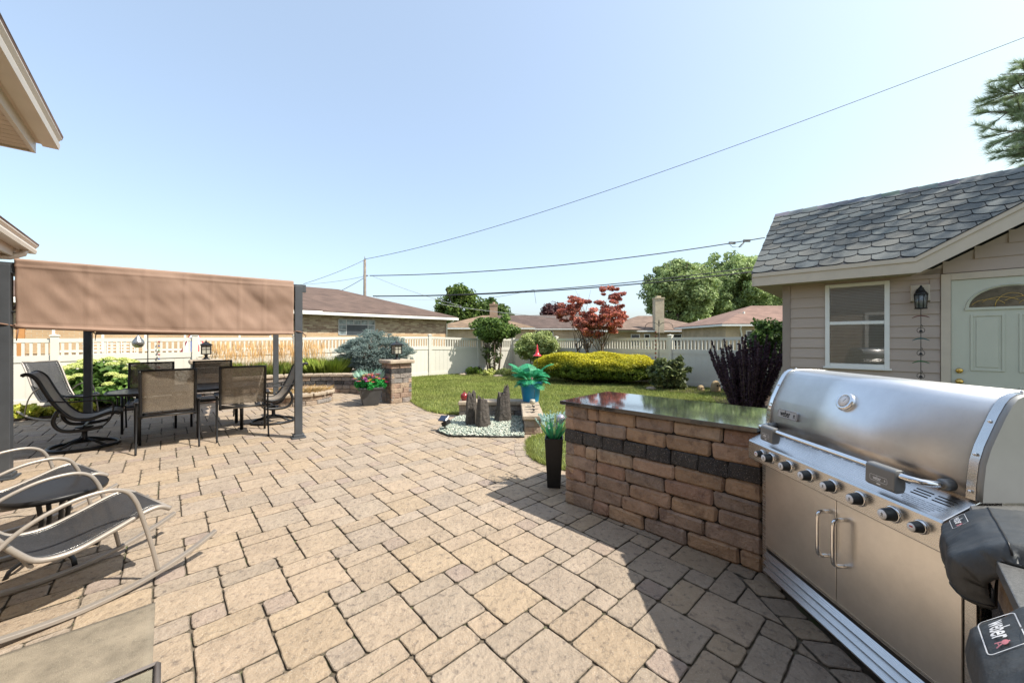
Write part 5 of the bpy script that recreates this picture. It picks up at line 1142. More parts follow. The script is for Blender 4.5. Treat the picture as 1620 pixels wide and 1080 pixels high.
# glass block window with a louvre; centre at u=565
k = (565 - 810) / 597; c = V((-3.46, 24.0, 0)); m_ = V((-.676, .737, 0)); c2 = c + m_ * .5; tt = (k * c2.y - c2.x) / (P.x - k * P.y); xw = tt
wf = MB(); W0, W1, Z0, Z1 = xw - .95, xw + .95, 1.72, 2.52
n_ = 5
for i in range(n_ + 1): x = W0 + (W1 - W0) * i / n_; wf.span(x - .02, x + .02, .46, .4995, Z0, Z1)
for i in range(4): z_ = Z0 + (Z1 - Z0) * i / 3; wf.span(W0 + .021, W1 - .021, .462, .4992, z_ - .02, z_ + .02)
wo_ = wf.build('window', M('block frame', (.42, .42, .42), .5), Ha); MB().span(W0, W1, .47, .4985, Z0, Z1).build('glass_blocks', M('glass block', (.20, .24, .25), .2, var=.6, vs=5), wo_)
lv_ = MB(); wa, wb = W0 + (W1 - W0) * .2 + .02, W0 + (W1 - W0) * .8 - .02; lv_.span(wa, wb, .455, .4985, Z0, Z0 + .52)
lv_.build('louvre_pane', M('dark louvre', (.05, .06, .07), .3), wo_)
for z_ in range(5): pass
MB().span(-15.2, -14.6, 3.2, 3.6, 4.0, 4.22).build('roof_vent', M('vent', (.14, .07, .05), .7), Ha)
dpo = MB(); dpo.tube([(-.3, .02, 2.72), (-.3, .05, 2.6), (-.52, .44, 2.45), (-.52, .44, .3)], .045, 6); dpo.build('downpipe', m_trimw, Ha)
cB = at(846, 518, 38); Hb = hip_house('bungalow', 'tan-roofed bungalow with short chimney, second from the left', V((cB.x, cB.y)), R(2), 10.2, 9.5, cB.z, .31, m_br2, r_tan)
cm = at(781, 492, 41); b = MB(); b.span(-.42, .42, -.4, .4, -1.6, .65); b.span(-.47, .47, -.45, .45, .60, .72); b.lathe([(.16, .72), (.14, .95), (0, .95)], n=10); o = b.build('chimney', brick_mat('chimney brick', (.35, .22, .15), (.42, .28, .18), (.4, .35, .3), bw=.25, bh=.09), Hb); o.location = Matrix.Rotation(-R(2), 4, 'Z') @ V((cm.x - cB.x, cm.y - cB.y, cm.z))
cC = at(1010, 519, 46); Hc = hip_house('bungalow', 'dark brown-roofed bungalow behind the maple', V((cC.x, cC.y)), R(-3), 19, 9, cC.z, .42, m_br2, r_dk, hip0=False)
xc = (at(863, 526, 46.5).x - cC.x); window(Hc, xc - 1.2, xc + .9, .9, cC.z - .3, .5, 2)
window(Hc, xc - 6, xc - 4.6, .9, cC.z - .3, .5, 1)
cD = at(1139, 522, 37); Hd = hip_house('bungalow', 'pinkish tan-roofed bungalow with the tall cream chimney', V((cD.x, cD.y)), R(-2), 11.3, 9.6, cD.z, .35, m_br2, r_tn2)
wg = MB(); yy = -1.5; wg.add([(-10.6, yy, cD.z), (-8.0, yy, cD.z), (-9.3, 0.2, cD.z + .55), (-9.3, 1.6, cD.z + .55), (-10.6, .1, cD.z), (-8.0, .1, cD.z)], [(0, 1, 2), (1, 5, 3, 2), (4, 0, 2, 3)]); wg.build('porch_roof', r_tn2, Hd, solid=.05)
for u0, u1 in ((1000, 1012), (1021, 1028), (1066, 1078), (1085, 1093)):
    xa, xb = at(u0, 530, 37.5).x - cD.x, at(u1, 530, 37.5).x - cD.x; window(Hd, xa, xb, .8, cD.z - .45, .5, 0)
cm = at(1041.5, 512, 37.4); b = MB(); b.span(-.43, .43, -.4, .4, -.9, 2.45); b.span(-.48, .48, -.45, .45, 2.45, 2.56); b.span(-.2, .2, -.2, .2, 2.56, 2.75); o = b.build('chimney', brick_mat('cream brick', (.50, .41, .28), (.56, .47, .33), (.5, .46, .38), bw=.25, bh=.09), Hd); o.location = Matrix.Rotation(R(2), 4, 'Z') @ V((cm.x - cD.x, cm.y - cD.y, cm.z))
cE = V((at(1152, 512, 26).x + 15, 26, at(1152, 512, 26).z)); He = hip_house('bungalow', 'pink-roofed bungalow at the right beside the shed corner', V((cE.x, cE.y)), R(-3), (cE.x - at(1152, 512, 26).x), 9, cE.z + .03, .36, brick_mat('ochre brick', (.46, .32, .19), (.52, .38, .23), (.5, .45, .36)), shingle_mat('pink roof', (.22, .135, .105)))
xa, xb = at(1190, 530, 26.5).x - cE.x, at(1199, 530, 26.5).x - cE.x; window(He, xa, xb, 1.35, cE.z - .5, .5, 0); window(He, xb + .5, xb + 1.2, 1.35, cE.z - .5, .5, 0)
xq = at(1178, 530, 26.3).x - cE.x; dpo = MB(); dpo.tube([(xq, .0, cE.z - .15), (xq + .05, .2, cE.z - .3), (xq + .25, .42, cE.z - .7), (xq + .25, .42, .2)], .05, 6); dpo.build('downpipe', m_trimw, He)
# neighbour's place seen through the pickets at the left
cF = V((-9.4, 18.6)); Hf = hip_house('patio_house', 'white and tan neighbour house glimpsed over the fence under the canopy', cF, PA, 12, 8, 2.9, .3, M('render', (.62, .60, .56), .8), r_br)
for k_, x in enumerate((-8.5, -6.2, -3.2)): window(Hf, x, x + 1.1, 1.1, 2.2, .5, 1)
m_tmb = M('orange timber', (.45, .21, .07), .7)
for x in (-10.6, -9.1, -5.0): MB().span(x, x + .16, -.9, -.74, 0, 2.75).build('timber_post', m_tmb, Hf)
lt = thing('lattice_screen', 'white lattice screen behind the fence above the hydrangeas', 'screen', (-11.3, 10.6, 0), PA); b = MB()
for k_ in range(12): b.span(-.5 + .09 * k_, -.485 + .09 * k_, 0, .02, .4, 1.45)
for k_ in range(11): b.span(-.52, .52, .021, .035, .45 + .09 * k_, .475 + .09 * k_)
b.span(-.56, .56, -.02, .05, 1.45, 1.52); b.build('lattice', m_trimw, lt)
um = thing('closed_umbrella', 'closed red, white and blue striped parasol just behind the fence', 'parasol', (-10.35, 12.3, 0)); MB().tube([(0, 0, 0), (0, 0, 2.0)], .02, 8).build('pole', m_trimw, um)
for k_ in range(14):
    a = 2 * PI * k_ / 14; b = MB(); rr_ = lambda z: .05 + .42 * (1.75 - z) ** .8 if z < 1.75 else .05
    b.add([(rr_(z) * math.cos(a + s), rr_(z) * math.sin(a + s), z) for z in (.7, 1.1, 1.5, 1.75) for s in (0, 2 * PI / 14)], [(0, 1, 3, 2), (2, 3, 5, 4), (4, 5, 7, 6)]); b.build('canopy_stripe', M('stripe', [(.42, .03, .04), (.75, .75, .75), (.10, .14, .32)][k_ % 3], .8), um)

# ------------------------------------------------------------------ trees and shrubs
def tree(name, label, cat, c, trunk_r, trunk_h, cr_c, rad, nclump, nleaf, size, c0, c1, csize, group=None, mat=None, limbs=7, leafkw={}, bark=None, multi=1, spread=.15, lobes=0, lobe_r=.42):
    t = thing(name, label, cat, (c[0], c[1], 0), 0, group); mb = MB(); top = V(cr_c)
    for m in range(multi):
        a = 2 * PI * m / multi + .4; b0 = V((math.cos(a) * spread * (multi > 1), math.sin(a) * spread * (multi > 1), 0)); e = V((math.cos(a) * rad[0] * .35 * (multi > 1), math.sin(a) * rad[1] * .35 * (multi > 1), trunk_h))
        mid = b0.lerp(e, .5) + V((random.uniform(-.1, .1) * trunk_h * .3, random.uniform(-.1, .1) * trunk_h * .3, 0)); mb.tube([b0, mid, e], [trunk_r, trunk_r * .8, trunk_r * .6], 8)
        for k in range(limbs):
            a2 = 2 * PI * (k + random.random()) / limbs; tip = top + V((math.cos(a2) * rad[0] * random.uniform(.5, .85), math.sin(a2) * rad[1] * random.uniform(.5, .85), rad[2] * random.uniform(-.3, .75))); st_ = mid.lerp(e, random.uniform(.3, 1))
            mb.tube([st_, st_.lerp(tip, .45) + V((0, 0, rad[2] * .12)), tip], [trunk_r * .42, trunk_r * .26, trunk_r * .08], 6)
    mb.build('trunk', bark or m_bark, t); ls_ = []
    if lobes:
        for k in range(lobes):
            d = unit(rng.normal(0, 1, (1, 3)))[0]; d[2] = d[2] * .9 + .05; sc_ = lobe_r * rng.uniform(.7, 1.25); o_ = d * np.array(rad) * (1.0 - sc_ * .8) * rng.uniform(.55, 1.05); tint = rng.uniform(.85, 1.15)
            ls_ += crown(tuple(np.array(cr_c) + o_), tuple(np.array(rad) * sc_), max(6, nclump // lobes), nleaf // lobes, size, tuple(np.array(c0) * tint), tuple(np.array(c1) * tint), csize, **leafkw)
    v, f, cc = join(ls_ or crown(cr_c, rad, nclump, nleaf, size, c0, c1, csize, **leafkw)); npmesh('crown', v, f, mat or m_leaf, t, cc); return t
# distant
def far_tree(label, u0, u1, vt, Y, col0, col1, ncl=260, nl=26000, ls=.30, name='shade_tree', vb=500, kind='trees far beyond the houses', sizec=None, lobes=0):
    X0, X1 = (u0 - 810) / 597 * Y, (u1 - 810) / 597 * Y; zt = 1.5 + (536 - vt) / 597 * Y; rx = (X1 - X0) / 2; zc = zt - (zt - 2.5) / 2; rz_ = (zt - 2.5) / 2
    return tree(name, label, 'tree', ((X0 + X1) / 2, Y), .35, zt * .45, (0, 0, zc), (rx, rx * .8, rz_), ncl, nl, ls, col0, col1, sizec or rx * .22, kind, leafkw=dict(shell=.8), lobes=lobes)
G0, G1 = (.16, .22, .10), (.34, .41, .19)
far_tree('wide tall leafy tree behind the tall chimney, left half', 1012, 1130, 403, 62, G0, G1, 520, 62000, .30, sizec=1.1, lobes=34)
far_tree('wide tall leafy tree just left of the shed roof, lower behind', 1085, 1250, 398, 70, G0, G1, 520, 62000, .34, sizec=1.2, lobes=34)
far_tree('slim lumpy tree standing left above the tan roof', 692, 760, 450, 56, (.05, .10, .02), (.15, .20, .05), 120, 8000, .30, sizec=.9)
far_tree('lower rounded tree beside the short chimney', 742, 806, 472, 60, (.04, .08, .02), (.11, .16, .045), 100, 8000, .30, sizec=.9)
far_tree('small dark purple tree above the dark brown roof', 850, 905, 481, 58, (.05, .02, .025), (.09, .04, .04), 40, 4500, .32, name='purple_tree', sizec=1.0)
for u0, u1, vt, Y, lb in ((1128, 1162, 524, 30, 'small bright shrub over the fence left of the pink-roofed house'),):
    far_tree(lb, u0, u1, vt, Y, (.07, .11, .03), (.17, .20, .06), 20, 2500, .15, name='yard_shrub', sizec=.5)
def hill(label, X, Y, rx, ry, z, c0, c1): tree('boundary_tree', label, 'tree', (X, Y), .2, 2, (0, 0, z * .6), (rx, ry, z * .45), 120, 12000, .3, c0, c1, rx * .25, 'trees far beyond the houses')
hill('dark tree line tree far left behind the canopy', -26, 30, 5, 4, 3.6, G0, G1)
# in the yard
tree('round_shrub_tree', 'dark green round-headed bush on tangled bare stems in front of the fence', 'shrub', (-.78, 15.9), .035, 1.3, (0, 0, 1.93), (1.0, .85, .60), 150, 11000, .075, (.05, .10, .025), (.16, .24, .06), .20, multi=7, limbs=3, spread=.22, leafkw=dict(shell=.9), lobes=11, lobe_r=.5)
xt = crown((0, 0, .8), (.42, .38, .55), 26, 1100, .055, (.04, .07, .02), (.13, .16, .05), .16); v, f, cc = join(xt); o = npmesh('lower_growth', v, f, m_leaf, [o for o in col.objects if o.name.startswith('round_shrub_tree')][0], cc)
tree('variegated_bush', 'pale variegated round bush left of the yellow hedge', 'shrub', (.98, 15.0), .03, .7, (0, 0, 1.22), (.80, .7, .55), 150, 17000, .05, (.13, .19, .06), (.42, .46, .20), .19, multi=4, limbs=3, leafkw=dict(shell=.95, elong=2))
# japanese maple
jm = tree('japanese_maple', 'airy red-leaved Japanese maple rising behind the yellow hedge', 'tree', (2.85, 13.6), .035, 1.35, (0, 0, 2.36), (1.62, 1.25, 1.12), 240, 17000, .062, (.20, .08, .085), (.52, .20, .14), .14, multi=5, limbs=6, spread=.12, lobes=22, lobe_r=.34, leafkw=dict(shell=.8, flat=.3, elong=1.6, jitter=1.2))
# yellow hedge
hd = thing('yellow_hedge', 'clipped bright yellow-green topped hedge along the back fence', 'hedge', (2.75, 12.55, 0), R(-14)); sets = []
n = 46000; uv = unit(rng.normal(0, 1, (n, 3))); uv[:, 2] = np.abs(uv[:, 2]) ** .8 * np.where(rng.uniform(0, 1, n) < .12, -.4, 1)
pw = np.sign(uv) * np.abs(uv) ** .78; nz = np.array([mnoise.noise(V((p[0] * 3.2, p[1] * 3.2, p[2] * 3.2))) for p in pw[::1]])
pp_ = pw * np.array([1.82, .66, .52]) * (1.07 + .14 * nz[:, None]) + np.array([0, 0, .46]) + rng.normal(0, .012, (n, 3)) + np.array([0, 0, 1]) * (np.sin(pw[:, :1] * 9) * .02 + .03 * pw[:, :1] * -1)
v, f, cc = leafset(pp_, uv, .042, (.05, .085, .012), (.14, .18, .02), 2.2, .7, .3)
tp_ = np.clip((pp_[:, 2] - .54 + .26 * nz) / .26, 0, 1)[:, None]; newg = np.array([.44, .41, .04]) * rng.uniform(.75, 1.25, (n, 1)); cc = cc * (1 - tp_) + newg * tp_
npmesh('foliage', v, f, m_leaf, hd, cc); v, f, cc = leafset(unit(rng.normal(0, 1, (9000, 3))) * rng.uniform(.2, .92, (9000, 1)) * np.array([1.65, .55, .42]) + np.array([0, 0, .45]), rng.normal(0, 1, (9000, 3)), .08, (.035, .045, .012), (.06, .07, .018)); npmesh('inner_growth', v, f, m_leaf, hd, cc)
# blue spruce
bs_ = thing('blue_spruce', 'wide low blue-grey spruce behind the seat wall', 'shrub', (-4.25, 11.75, .42), 0); sets = []; brn = MB()
cl = []
pads = []
for k in range(240):
    d = V(rng.normal(0, 1, 3)).normalized() * random.uniform(.62, 1.0); hump = 1.0 + .10 * math.sin((d.x + .4) * 5.5)
    pads.append(V((d.x * 1.03, d.y * .86, .66 + d.z * .64 * hump)))
P0_, D0_ = [], []
for q in pads:
    s_ = V((q.x * .15, q.y * .15, max(.05, q.z * .55))); brn.tube([s_, s_.lerp(q, .6) + V((0, 0, -.05)), q], [.014, .009, .004], 4); rd = V((q.x, q.y, 0)); rd = rd.normalized() if rd.length > .1 else V((1, 0, 0)); pr_ = random.uniform(.13, .24)
    for m in range(44):
        a = random.uniform(0, 2 * PI); r2_ = pr_ * math.sqrt(random.random()); st_ = q + V((math.cos(a) * r2_, math.sin(a) * r2_, random.uniform(-.05, .03) - .35 * r2_ * r2_ / pr_)); d = (rd * .8 + V((math.cos(a), math.sin(a), 0)) * .8 + V((0, 0, random.uniform(.05, .55)))).normalized(); L_ = random.uniform(.07, .13)
        for w_ in range(9): P0_.append(st_ + d * (L_ * w_ / 9)); D0_.append(d)
brn.build('branches', m_bark, bs_)
P0_ = np.array([p[:] for p in P0_]); D0_ = np.array([p[:] for p in D0_]); n = len(P0_)
def needles(Pn, Dn, ln, wd, c0, c1, rep=1, fw=.6):
    Pn = np.repeat(Pn, rep, 0); Dn = np.repeat(Dn, rep, 0); n = len(Pn); r_ = unit(rng.normal(0, 1, (n, 3))); d = unit(Dn * fw + r_); s_ = unit(np.cross(d, rng.normal(0, 1, (n, 3)))) * wd; L_ = (ln * rng.uniform(.7, 1.2, n))[:, None]
    v = np.stack([Pn - s_, Pn + s_, Pn + d * L_], 1).reshape(-1, 3); k = rng.uniform(0, 1, (n, 1)); return v, np.arange(n * 3).reshape(n, 3), (np.array(c0) * (1 - k) + np.array(c1) * k)
v, f, cc = needles(P0_, D0_, .026, .0040, (.11, .165, .15), (.40, .50, .475), 5, .9); npmesh('needles', v, f, m_needle, bs_, cc)
tuft('spruce_undergrowth', (-4.0, 10.95), .45, 10, .05, .1, G0, G1, 'tiny weed at the foot of the blue spruce', 'weed')
# pine at the right: crown reaches over the shed
pt = thing('pine_tree', 'tall long-needled pine whose branches reach in at the top right', 'tree', (11.6, 4.9, 0)); tk = MB(); tk.tube([(0, 0, 0), (.1, 0, 4), (0, .1, 8), (0, 0, 12)], [.26, .2, .14, .04], 10)
PN, DN = [], []
def pine_branch(b0, tip, nsub, tuft_n, L0_=.5):
    tk.tube([b0, b0.lerp(tip, .5) + V((0, 0, -.12)), tip], [.035, .022, .006], 5); ax_ = (tip - b0).normalized()
    for k in range(nsub):
        f_ = random.uniform(.35, 1); st_ = b0.lerp(tip, f_) + V((0, 0, -.12 * 4 * f_ * (1 - f_))); a = V(rng.normal(0, 1, 3)); a.z *= .45; d = (ax_ * .9 + a.normalized() * .8).normalized(); e = st_ + d * random.uniform(.2, L0_); tk.tube([st_, e], [.008, .004], 4)
        for m in range(tuft_n): q = random.uniform(.15, 1) ** .7; dd = (d + V((0, 0, .25))).normalized(); PN.append((st_.lerp(e, q))[:]); DN.append(dd[:])
OX = V((11.6, 4.9, 0))
for (u_, v_) in [(1550, 150), (1562, 118), (1542, 178), (1548, 206), (1568, 232), (1592, 240), (1600, 100), (1572, 190), (1600, 165), (1608, 215), (1575, 215), (1590, 140), (1560, 168), (1612, 190), (1600, 240)]:
    q_ = at(u_ + 20, v_, random.uniform(6.0, 6.7)); z = q_.z; tip = q_ - OX; pine_branch(V((0, 0, z - .5 + random.uniform(-.3, .3))), tip, 30, 26, .45)
for k in range(90):
    z = random.uniform(4.0, 11); rr_ = (13.5 - z) * .46 + .4; a = random.uniform(0, 2 * PI); tip = V((math.cos(a) * rr_, math.sin(a) * rr_, z + .2))
    while (OX + tip).x < 1.45 * (OX + tip).y + .3 and (OX + tip).y > 0 and tip.length_squared > .5 and V((tip.x, tip.y)).length > .5: tip.x *= .85; tip.y *= .85
    pine_branch(V((0, 0, z - .4)), tip, 16, 12, .8)
v, f, cc = needles(np.array(PN), np.array(DN), .13, .0034, (.22, .31, .16), (.50, .58, .34), 6, 1.3); tk.build('trunk', m_bark, pt); npmesh('needles', v, f, m_needle, pt, cc)
# hydrangea
hy = thing('hydrangea_bush', 'hydrangea bush with lime green flower heads under the canopy', 'shrub', (-8.95, 8.30, 0)); sets = crown((0, 0, .50), (.88, .55, .46), 60, 3600, .12, (.045, .10, .02), (.14, .24, .06), .2, elong=1.3)
v, f, cc = join(sets); npmesh('foliage', v, f, m_leaf, hy, cc)
for k in range(44):
    a = random.uniform(0, 2 * PI); e = random.uniform(.12, 1.25); d = V((math.cos(a) * math.cos(e) * .92, math.sin(a) * math.cos(e) * .62, math.sin(e) * .60)); c = d + V((0, 0, .48)); m_n = 330; p_ = unit(rng.normal(0, 1, (m_n, 3))); p_[:, 2] = np.abs(p_[:, 2]) * .8 - .2; r_ = random.uniform(.085, .12)
    v, f, cc = leafset(p_ * r_ * np.array([1, 1, .75]) * rng.uniform(.85, 1.05, (m_n, 1)) + np.array(c[:]), p_, .026, (.50, .58, .16), (.78, .80, .38), 1.1, .5); npmesh('flower_head', v, f, m_petal, hy, cc)
for (x, y) in ((-9.7, 6.9), (-9.15, 7.15), (-8.75, 7.45)):
    v, f, cc = join(crown((0, 0, .10), (.32, .26, .10), 16, 900, .07, (.30, .36, .06), (.66, .62, .16), .10)); r_ = thing('ground_cover_plant', 'low yellow-green ground cover plant at the foot of the left fence', 'plant', (x, y, .02), 0, 'yellow ground cover plants by the left fence'); npmesh('foliage', v, f, m_leaf, r_, cc)
# ornamental grasses
for i, (u, Y, lab) in enumerate(((352, 10.05, 'leftmost feather reed grass clump with tan plumes'), (391, 10.4, 'second feather reed grass clump, right of the lantern'), (429, 10.8, 'third feather reed grass clump behind the back pergola post'), (462, 11.15, 'feather reed grass clump seen just left of the right pergola post'), (497, 11.4, 'feather reed grass clump right of the right pergola post'))):
    tuft('reed_grass', ((u - 810) / 597 * Y, Y), .46, 520, .44, .5, (.10, .16, .03), (.24, .29, .07), lab, 'ornamental grass', 'feather reed grasses behind the seat wall', tip=(.58, .40, .20), width=.0050, arch=.35)
tuft('fountain_grass', ((518 - 810) / 597 * 11.3, 11.3), .46, 1100, .55, .9, (.12, .18, .03), (.30, .36, .08), 'bright green fountain grass left of the blue spruce', 'ornamental grass', None, width=.0045, arch=.6)
# hibiscus-like shrub, barberry, climbing bush, low bed plants
tree('leafy_shrub', 'loose dark-leaved shrub with bronze tips at the foot of the shepherd hook', 'shrub', (4.62, 11.1), .012, .5, (0, 0, .52), (.58, .5, .48), 60, 1500, .10, (.04, .06, .03), (.17, .20, .08), .13, multi=7, limbs=4, leafkw=dict(shell=.9, elong=1.8))
ba = thing('purple_barberry', 'tall dark purple upright shrub between the fence and the shed', 'shrub', (4.32, 6.95, 0)); st_ = MB(); sets = []
for k in range(88):
    a = random.uniform(0, 2 * PI); s_ = random.uniform(.05, 1) ** .6; top = V((math.cos(a) * .66 * s_, math.sin(a) * .6 * s_, random.uniform(1.15, 1.62) - .30 * s_ * random.random())); b0 = V((math.cos(a) * .12, math.sin(a) * .12, 0)); mid = b0.lerp(top, .5) + V((math.cos(a) * .04, math.sin(a) * .04, .08)); st_.tube([b0, mid, top], [.009, .007, .003], 5)
    m_n = 330; q = rng.uniform(.22, 1, m_n)[:, None]; pa, pb, pc_ = np.array(b0[:]), np.array(mid[:]), np.array(top[:]); cpt = (1 - q) ** 2 * pa + 2 * q * (1 - q) * pb + q ** 2 * pc_; off = rng.normal(0, 1, (m_n, 3)); off = unit(off) * (.05 * rng.uniform(.1, 1.1, (m_n, 1)) * (1.1 - .8 * q)); off[:, 2] += .01
    sets.append(leafset(cpt + off, off, .026, (.03, .017, .028), (.11, .065, .085), 1.6, .8))
st_.build('stems', m_bark, ba); v, f, cc = join(sets); npmesh('leaves', v, f, m_leaf, ba, cc)
tree('climbing_bush', 'dark green climber on the fence beside the shed corner', 'shrub', (6.62, 9.7), .03, 1.0, (0, 0, 1.45), (.45, .4, .62), 50, 4200, .06, (.02, .05, .015), (.08, .13, .035), .18)
for (u, Y, w_, h_, c0, c1, lb) in ((752, 15.8, .4, .22, (.10, .17, .03), (.24, .32, .07), 'small green perennial at the left end of the back bed'), (798, 15.4, .35, .2, (.30, .34, .10), (.60, .60, .28), 'small variegated hosta right of the tangled bush'), (775, 15.3, .3, .18, (.25, .30, .08), (.5, .5, .22), 'small yellowish hosta below the tangled bush')):
    r_ = thing('bed_plant', lb, 'plant', ((u - 810) / 597 * Y, Y, .02)); v, f, cc = join(crown((0, 0, h_ * .6), (w_, w_ * .8, h_ * .6), 22, 700, .08, c0, c1, .12)); npmesh('foliage', v, f, m_leaf, r_, cc)

# ------------------------------------------------------------------ garden objects
m_pot = M('charcoal resin', (.055, .056, .058), .55, var=.15, vs=6); m_green = (.02, .28, .10)
fp = thing('flower_planter', 'charcoal tapered square pot full of bright artificial flowers', 'planter', (-3.24, 8.62, 0), R(28))
b = MB(); n4 = lambda s, z: [(-s, -s, z), (s, -s, z), (s, s, z), (-s, s, z)]
b.add(n4(.155, 0) + n4(.235, .37) + n4(.25, .375) + n4(.25, .41) + n4(.22, .41) + n4(.21, .36), [(0, 3, 2, 1)] + [(l * 4 + i, l * 4 + (i + 1) % 4, l * 4 + 4 + (i + 1) % 4, l * 4 + 4 + i) for l in range(5) for i in range(4)] + [(20, 21, 22, 23)]); b.build('pot', m_pot, fp, bevel=.004)
v, f, cc = join(crown((0, 0, .47), (.30, .30, .11), 40, 1500, .05, (.02, .18, .04), (.05, .38, .10), .08, elong=2.4)); npmesh('foliage', v, f, m_leaf, fp, cc)
cf = [(.75, .05, .10), (.85, .60, .02), (.50, .07, .38), (.85, .18, .05), (.55, .22, .55), (.80, .55, .03)]
for k in range(84):
    a = random.uniform(0, 2 * PI); rr_ = random.uniform(.05, .40); c = V((math.cos(a) * rr_, math.sin(a) * rr_, .64 - .62 * max(0, rr_ - .2) + random.uniform(-.04, .07))); fb = MB(); cl_ = cf[0 if rr_ < .18 and random.random() < .6 else random.randrange(6)]; kn = 6
    for q in range(kn):
        an = 2 * PI * q / kn; d = V((math.cos(an), math.sin(an), .25)); s_ = V((-math.sin(an), math.cos(an), 0)); r3 = .048; fb.add([c, c + d * r3 * .6 + s_ * r3 * .35, c + d * r3, c + d * r3 * .6 - s_ * r3 * .35], [(0, 1, 2, 3)], tuple(x * random.uniform(.8, 1.1) for x in cl_))
    fb.build('flower', m_petal, fp)
gs = tuft('fountain_spray', (-3.30, 8.72), .42, 260, .42, .25, (.16, .34, .30), (.36, .52, .46), 'wispy pale teal artificial grass spray rising from the flower planter', 'artificial grass', width=.0025, arch=.55)
pp = thing('blue_flower_pot', 'glossy turquoise blue round pot with artificial palm on the low wall corner', 'plant pot', (.36, 7.26, .304))
MB().lathe([(0, 0), (.145, 0), (.15, .01), (.195, .30), (.222, .302), (.228, .31), (.232, .39), (.225, .395), (.205, .39), (.20, .34), (0, .33)], n=40).build('pot', M('turquoise glaze', (.010, .24, .50), .35, var=.04, spec=.6), pp)
fr_s = []
def frond(base_, a, L_, droop, nleaf_, wid, c0, c1, sets, lift=.6):
    d = V((math.cos(a), math.sin(a), 0)); s_ = V((-d.y, d.x, 0)); pts = [base_ + d * (L_ * t) + V((0, 0, L_ * (lift * t - droop * t * t))) for t in [k / 10 for k in range(11)]]; vs, cs_ = [], []
    for k in range(nleaf_):
        t = .25 + .75 * k / nleaf_; i = min(int(t * 10), 9); p = pts[i].lerp(pts[i + 1], t * 10 - i); tn = (pts[i + 1] - pts[i]).normalized()
        for sg in (-1, 1):
            ld_ = (tn * .7 + s_ * sg * .8 + V((0, 0, -.25))).normalized(); wv = tn * .0055; ll = wid * math.sin(PI * min(1, .25 + t * .75)) + .03; vs += [p - wv, p + wv, p + ld_ * ll + wv * .6, p + ld_ * ll * 1.05 - wv * .2]; kk = random.random(); cs_.append([c0[z] * (1 - kk) + c1[z] * kk for z in range(3)])
    n_ = len(cs_); sets.append((np.array([v[:] for v in vs]), np.arange(n_ * 4).reshape(n_, 4), np.array(cs_))); return pts
stm = MB(); fst = []
for k in range(34):
    a = 2 * PI * k * .382 + random.uniform(-.15, .15); lf = random.uniform(.5, 1.9); pts = frond(V((0, 0, .34)), a, random.uniform(.30, .44), random.uniform(.35, .7) + lf * .25, 30, .15, (.015, .22, .09), (.06, .46, .24), fst, lf); stm.tube(pts, .004, 4, c_=(.03, .3, .08))
v, f, cc = join(fst); npmesh('palm_fronds', v, f, m_petal, pp, cc); stm.build('frond_stems', m_petal, pp)
ff = thing('flower_stake', 'red metal trumpet flower stake above the palm in the blue pot', 'garden stake', (.49, 7.34, .60)); MB().tube([(0, 0, 0), (0, 0, .60)], .005, 6).build('stake', m_black, ff)
MB().lathe([(.0, .80), (.008, .79), (.018, .72), (.030, .66), (.045, .61), (.085, .575), (.09, .57), (.05, .59), (0, .60)], n=10).build('flower', M('red enamel', (.55, .04, .05), .25, var=.1), ff)
po = thing('pomegranate_ornament', 'dark red glazed pomegranate ornament on the low wall', 'ornament', (-.93, 7.36, .304))
MB().lathe([(0, 0), (.035, .0), (.068, .03), (.078, .07), (.070, .11), (.045, .138), (.018, .148), (.014, .165), (0, .165)], n=28).build('fruit', M('oxblood glaze', (.22, .018, .018), .22, var=.2, vs=14, spec=.7), po)
b = MB()
for k in range(5): a = 2 * PI * k / 5; b.add([(.012 * math.cos(a - .5), .012 * math.sin(a - .5), .15), (.012 * math.cos(a + .5), .012 * math.sin(a + .5), .15), (.034 * math.cos(a), .034 * math.sin(a), .20)], [(0, 1, 2)])
b.build('crown_leaves', M('brown glaze', (.13, .035, .02), .4), po, solid=.004)
bi = tag(MB().lathe([(0, 0), (.03, 0), (.042, .02), (.03, .045), (.018, .06), (.022, .08), (0, .10)], n=16).build('bird_figurine', M('pale pink glaze', (.62, .36, .32), .4), None, loc=(.37, 7.06, .69)), 'tiny pale pink figurine on the rim of the blue pot', 'figurine')
sp = thing('solar_spotlight', 'black solar spotlight tilted at the left corner of the gravel bed', 'spotlight', (-1.09, 6.14, .02), R(-25))
MB().tube([(0, 0, 0), (0, 0, .10)], .012, 8).build('stake', m_black, sp)
b = MB(); a1_ = (V((1, 0, 0)), V((0, math.cos(.6), math.sin(.6))), V((0, -math.sin(.6), math.cos(.6)))); b.cbox((-.03, 0, .185), (.075, .06, .009), a1_, .003); b.build('solar_panel', M('solar panel', (.02, .03, .06), .15, spec=.7), sp)
b = MB(); a2_ = (V((.85, 0, .5)).normalized(), V((0, 1, 0)), V((-.5, 0, .85)).normalized()); b.cbox((.02, 0, .115), (.055, .06, .035), a2_, .008); b.build('lamp_head', m_black, sp)
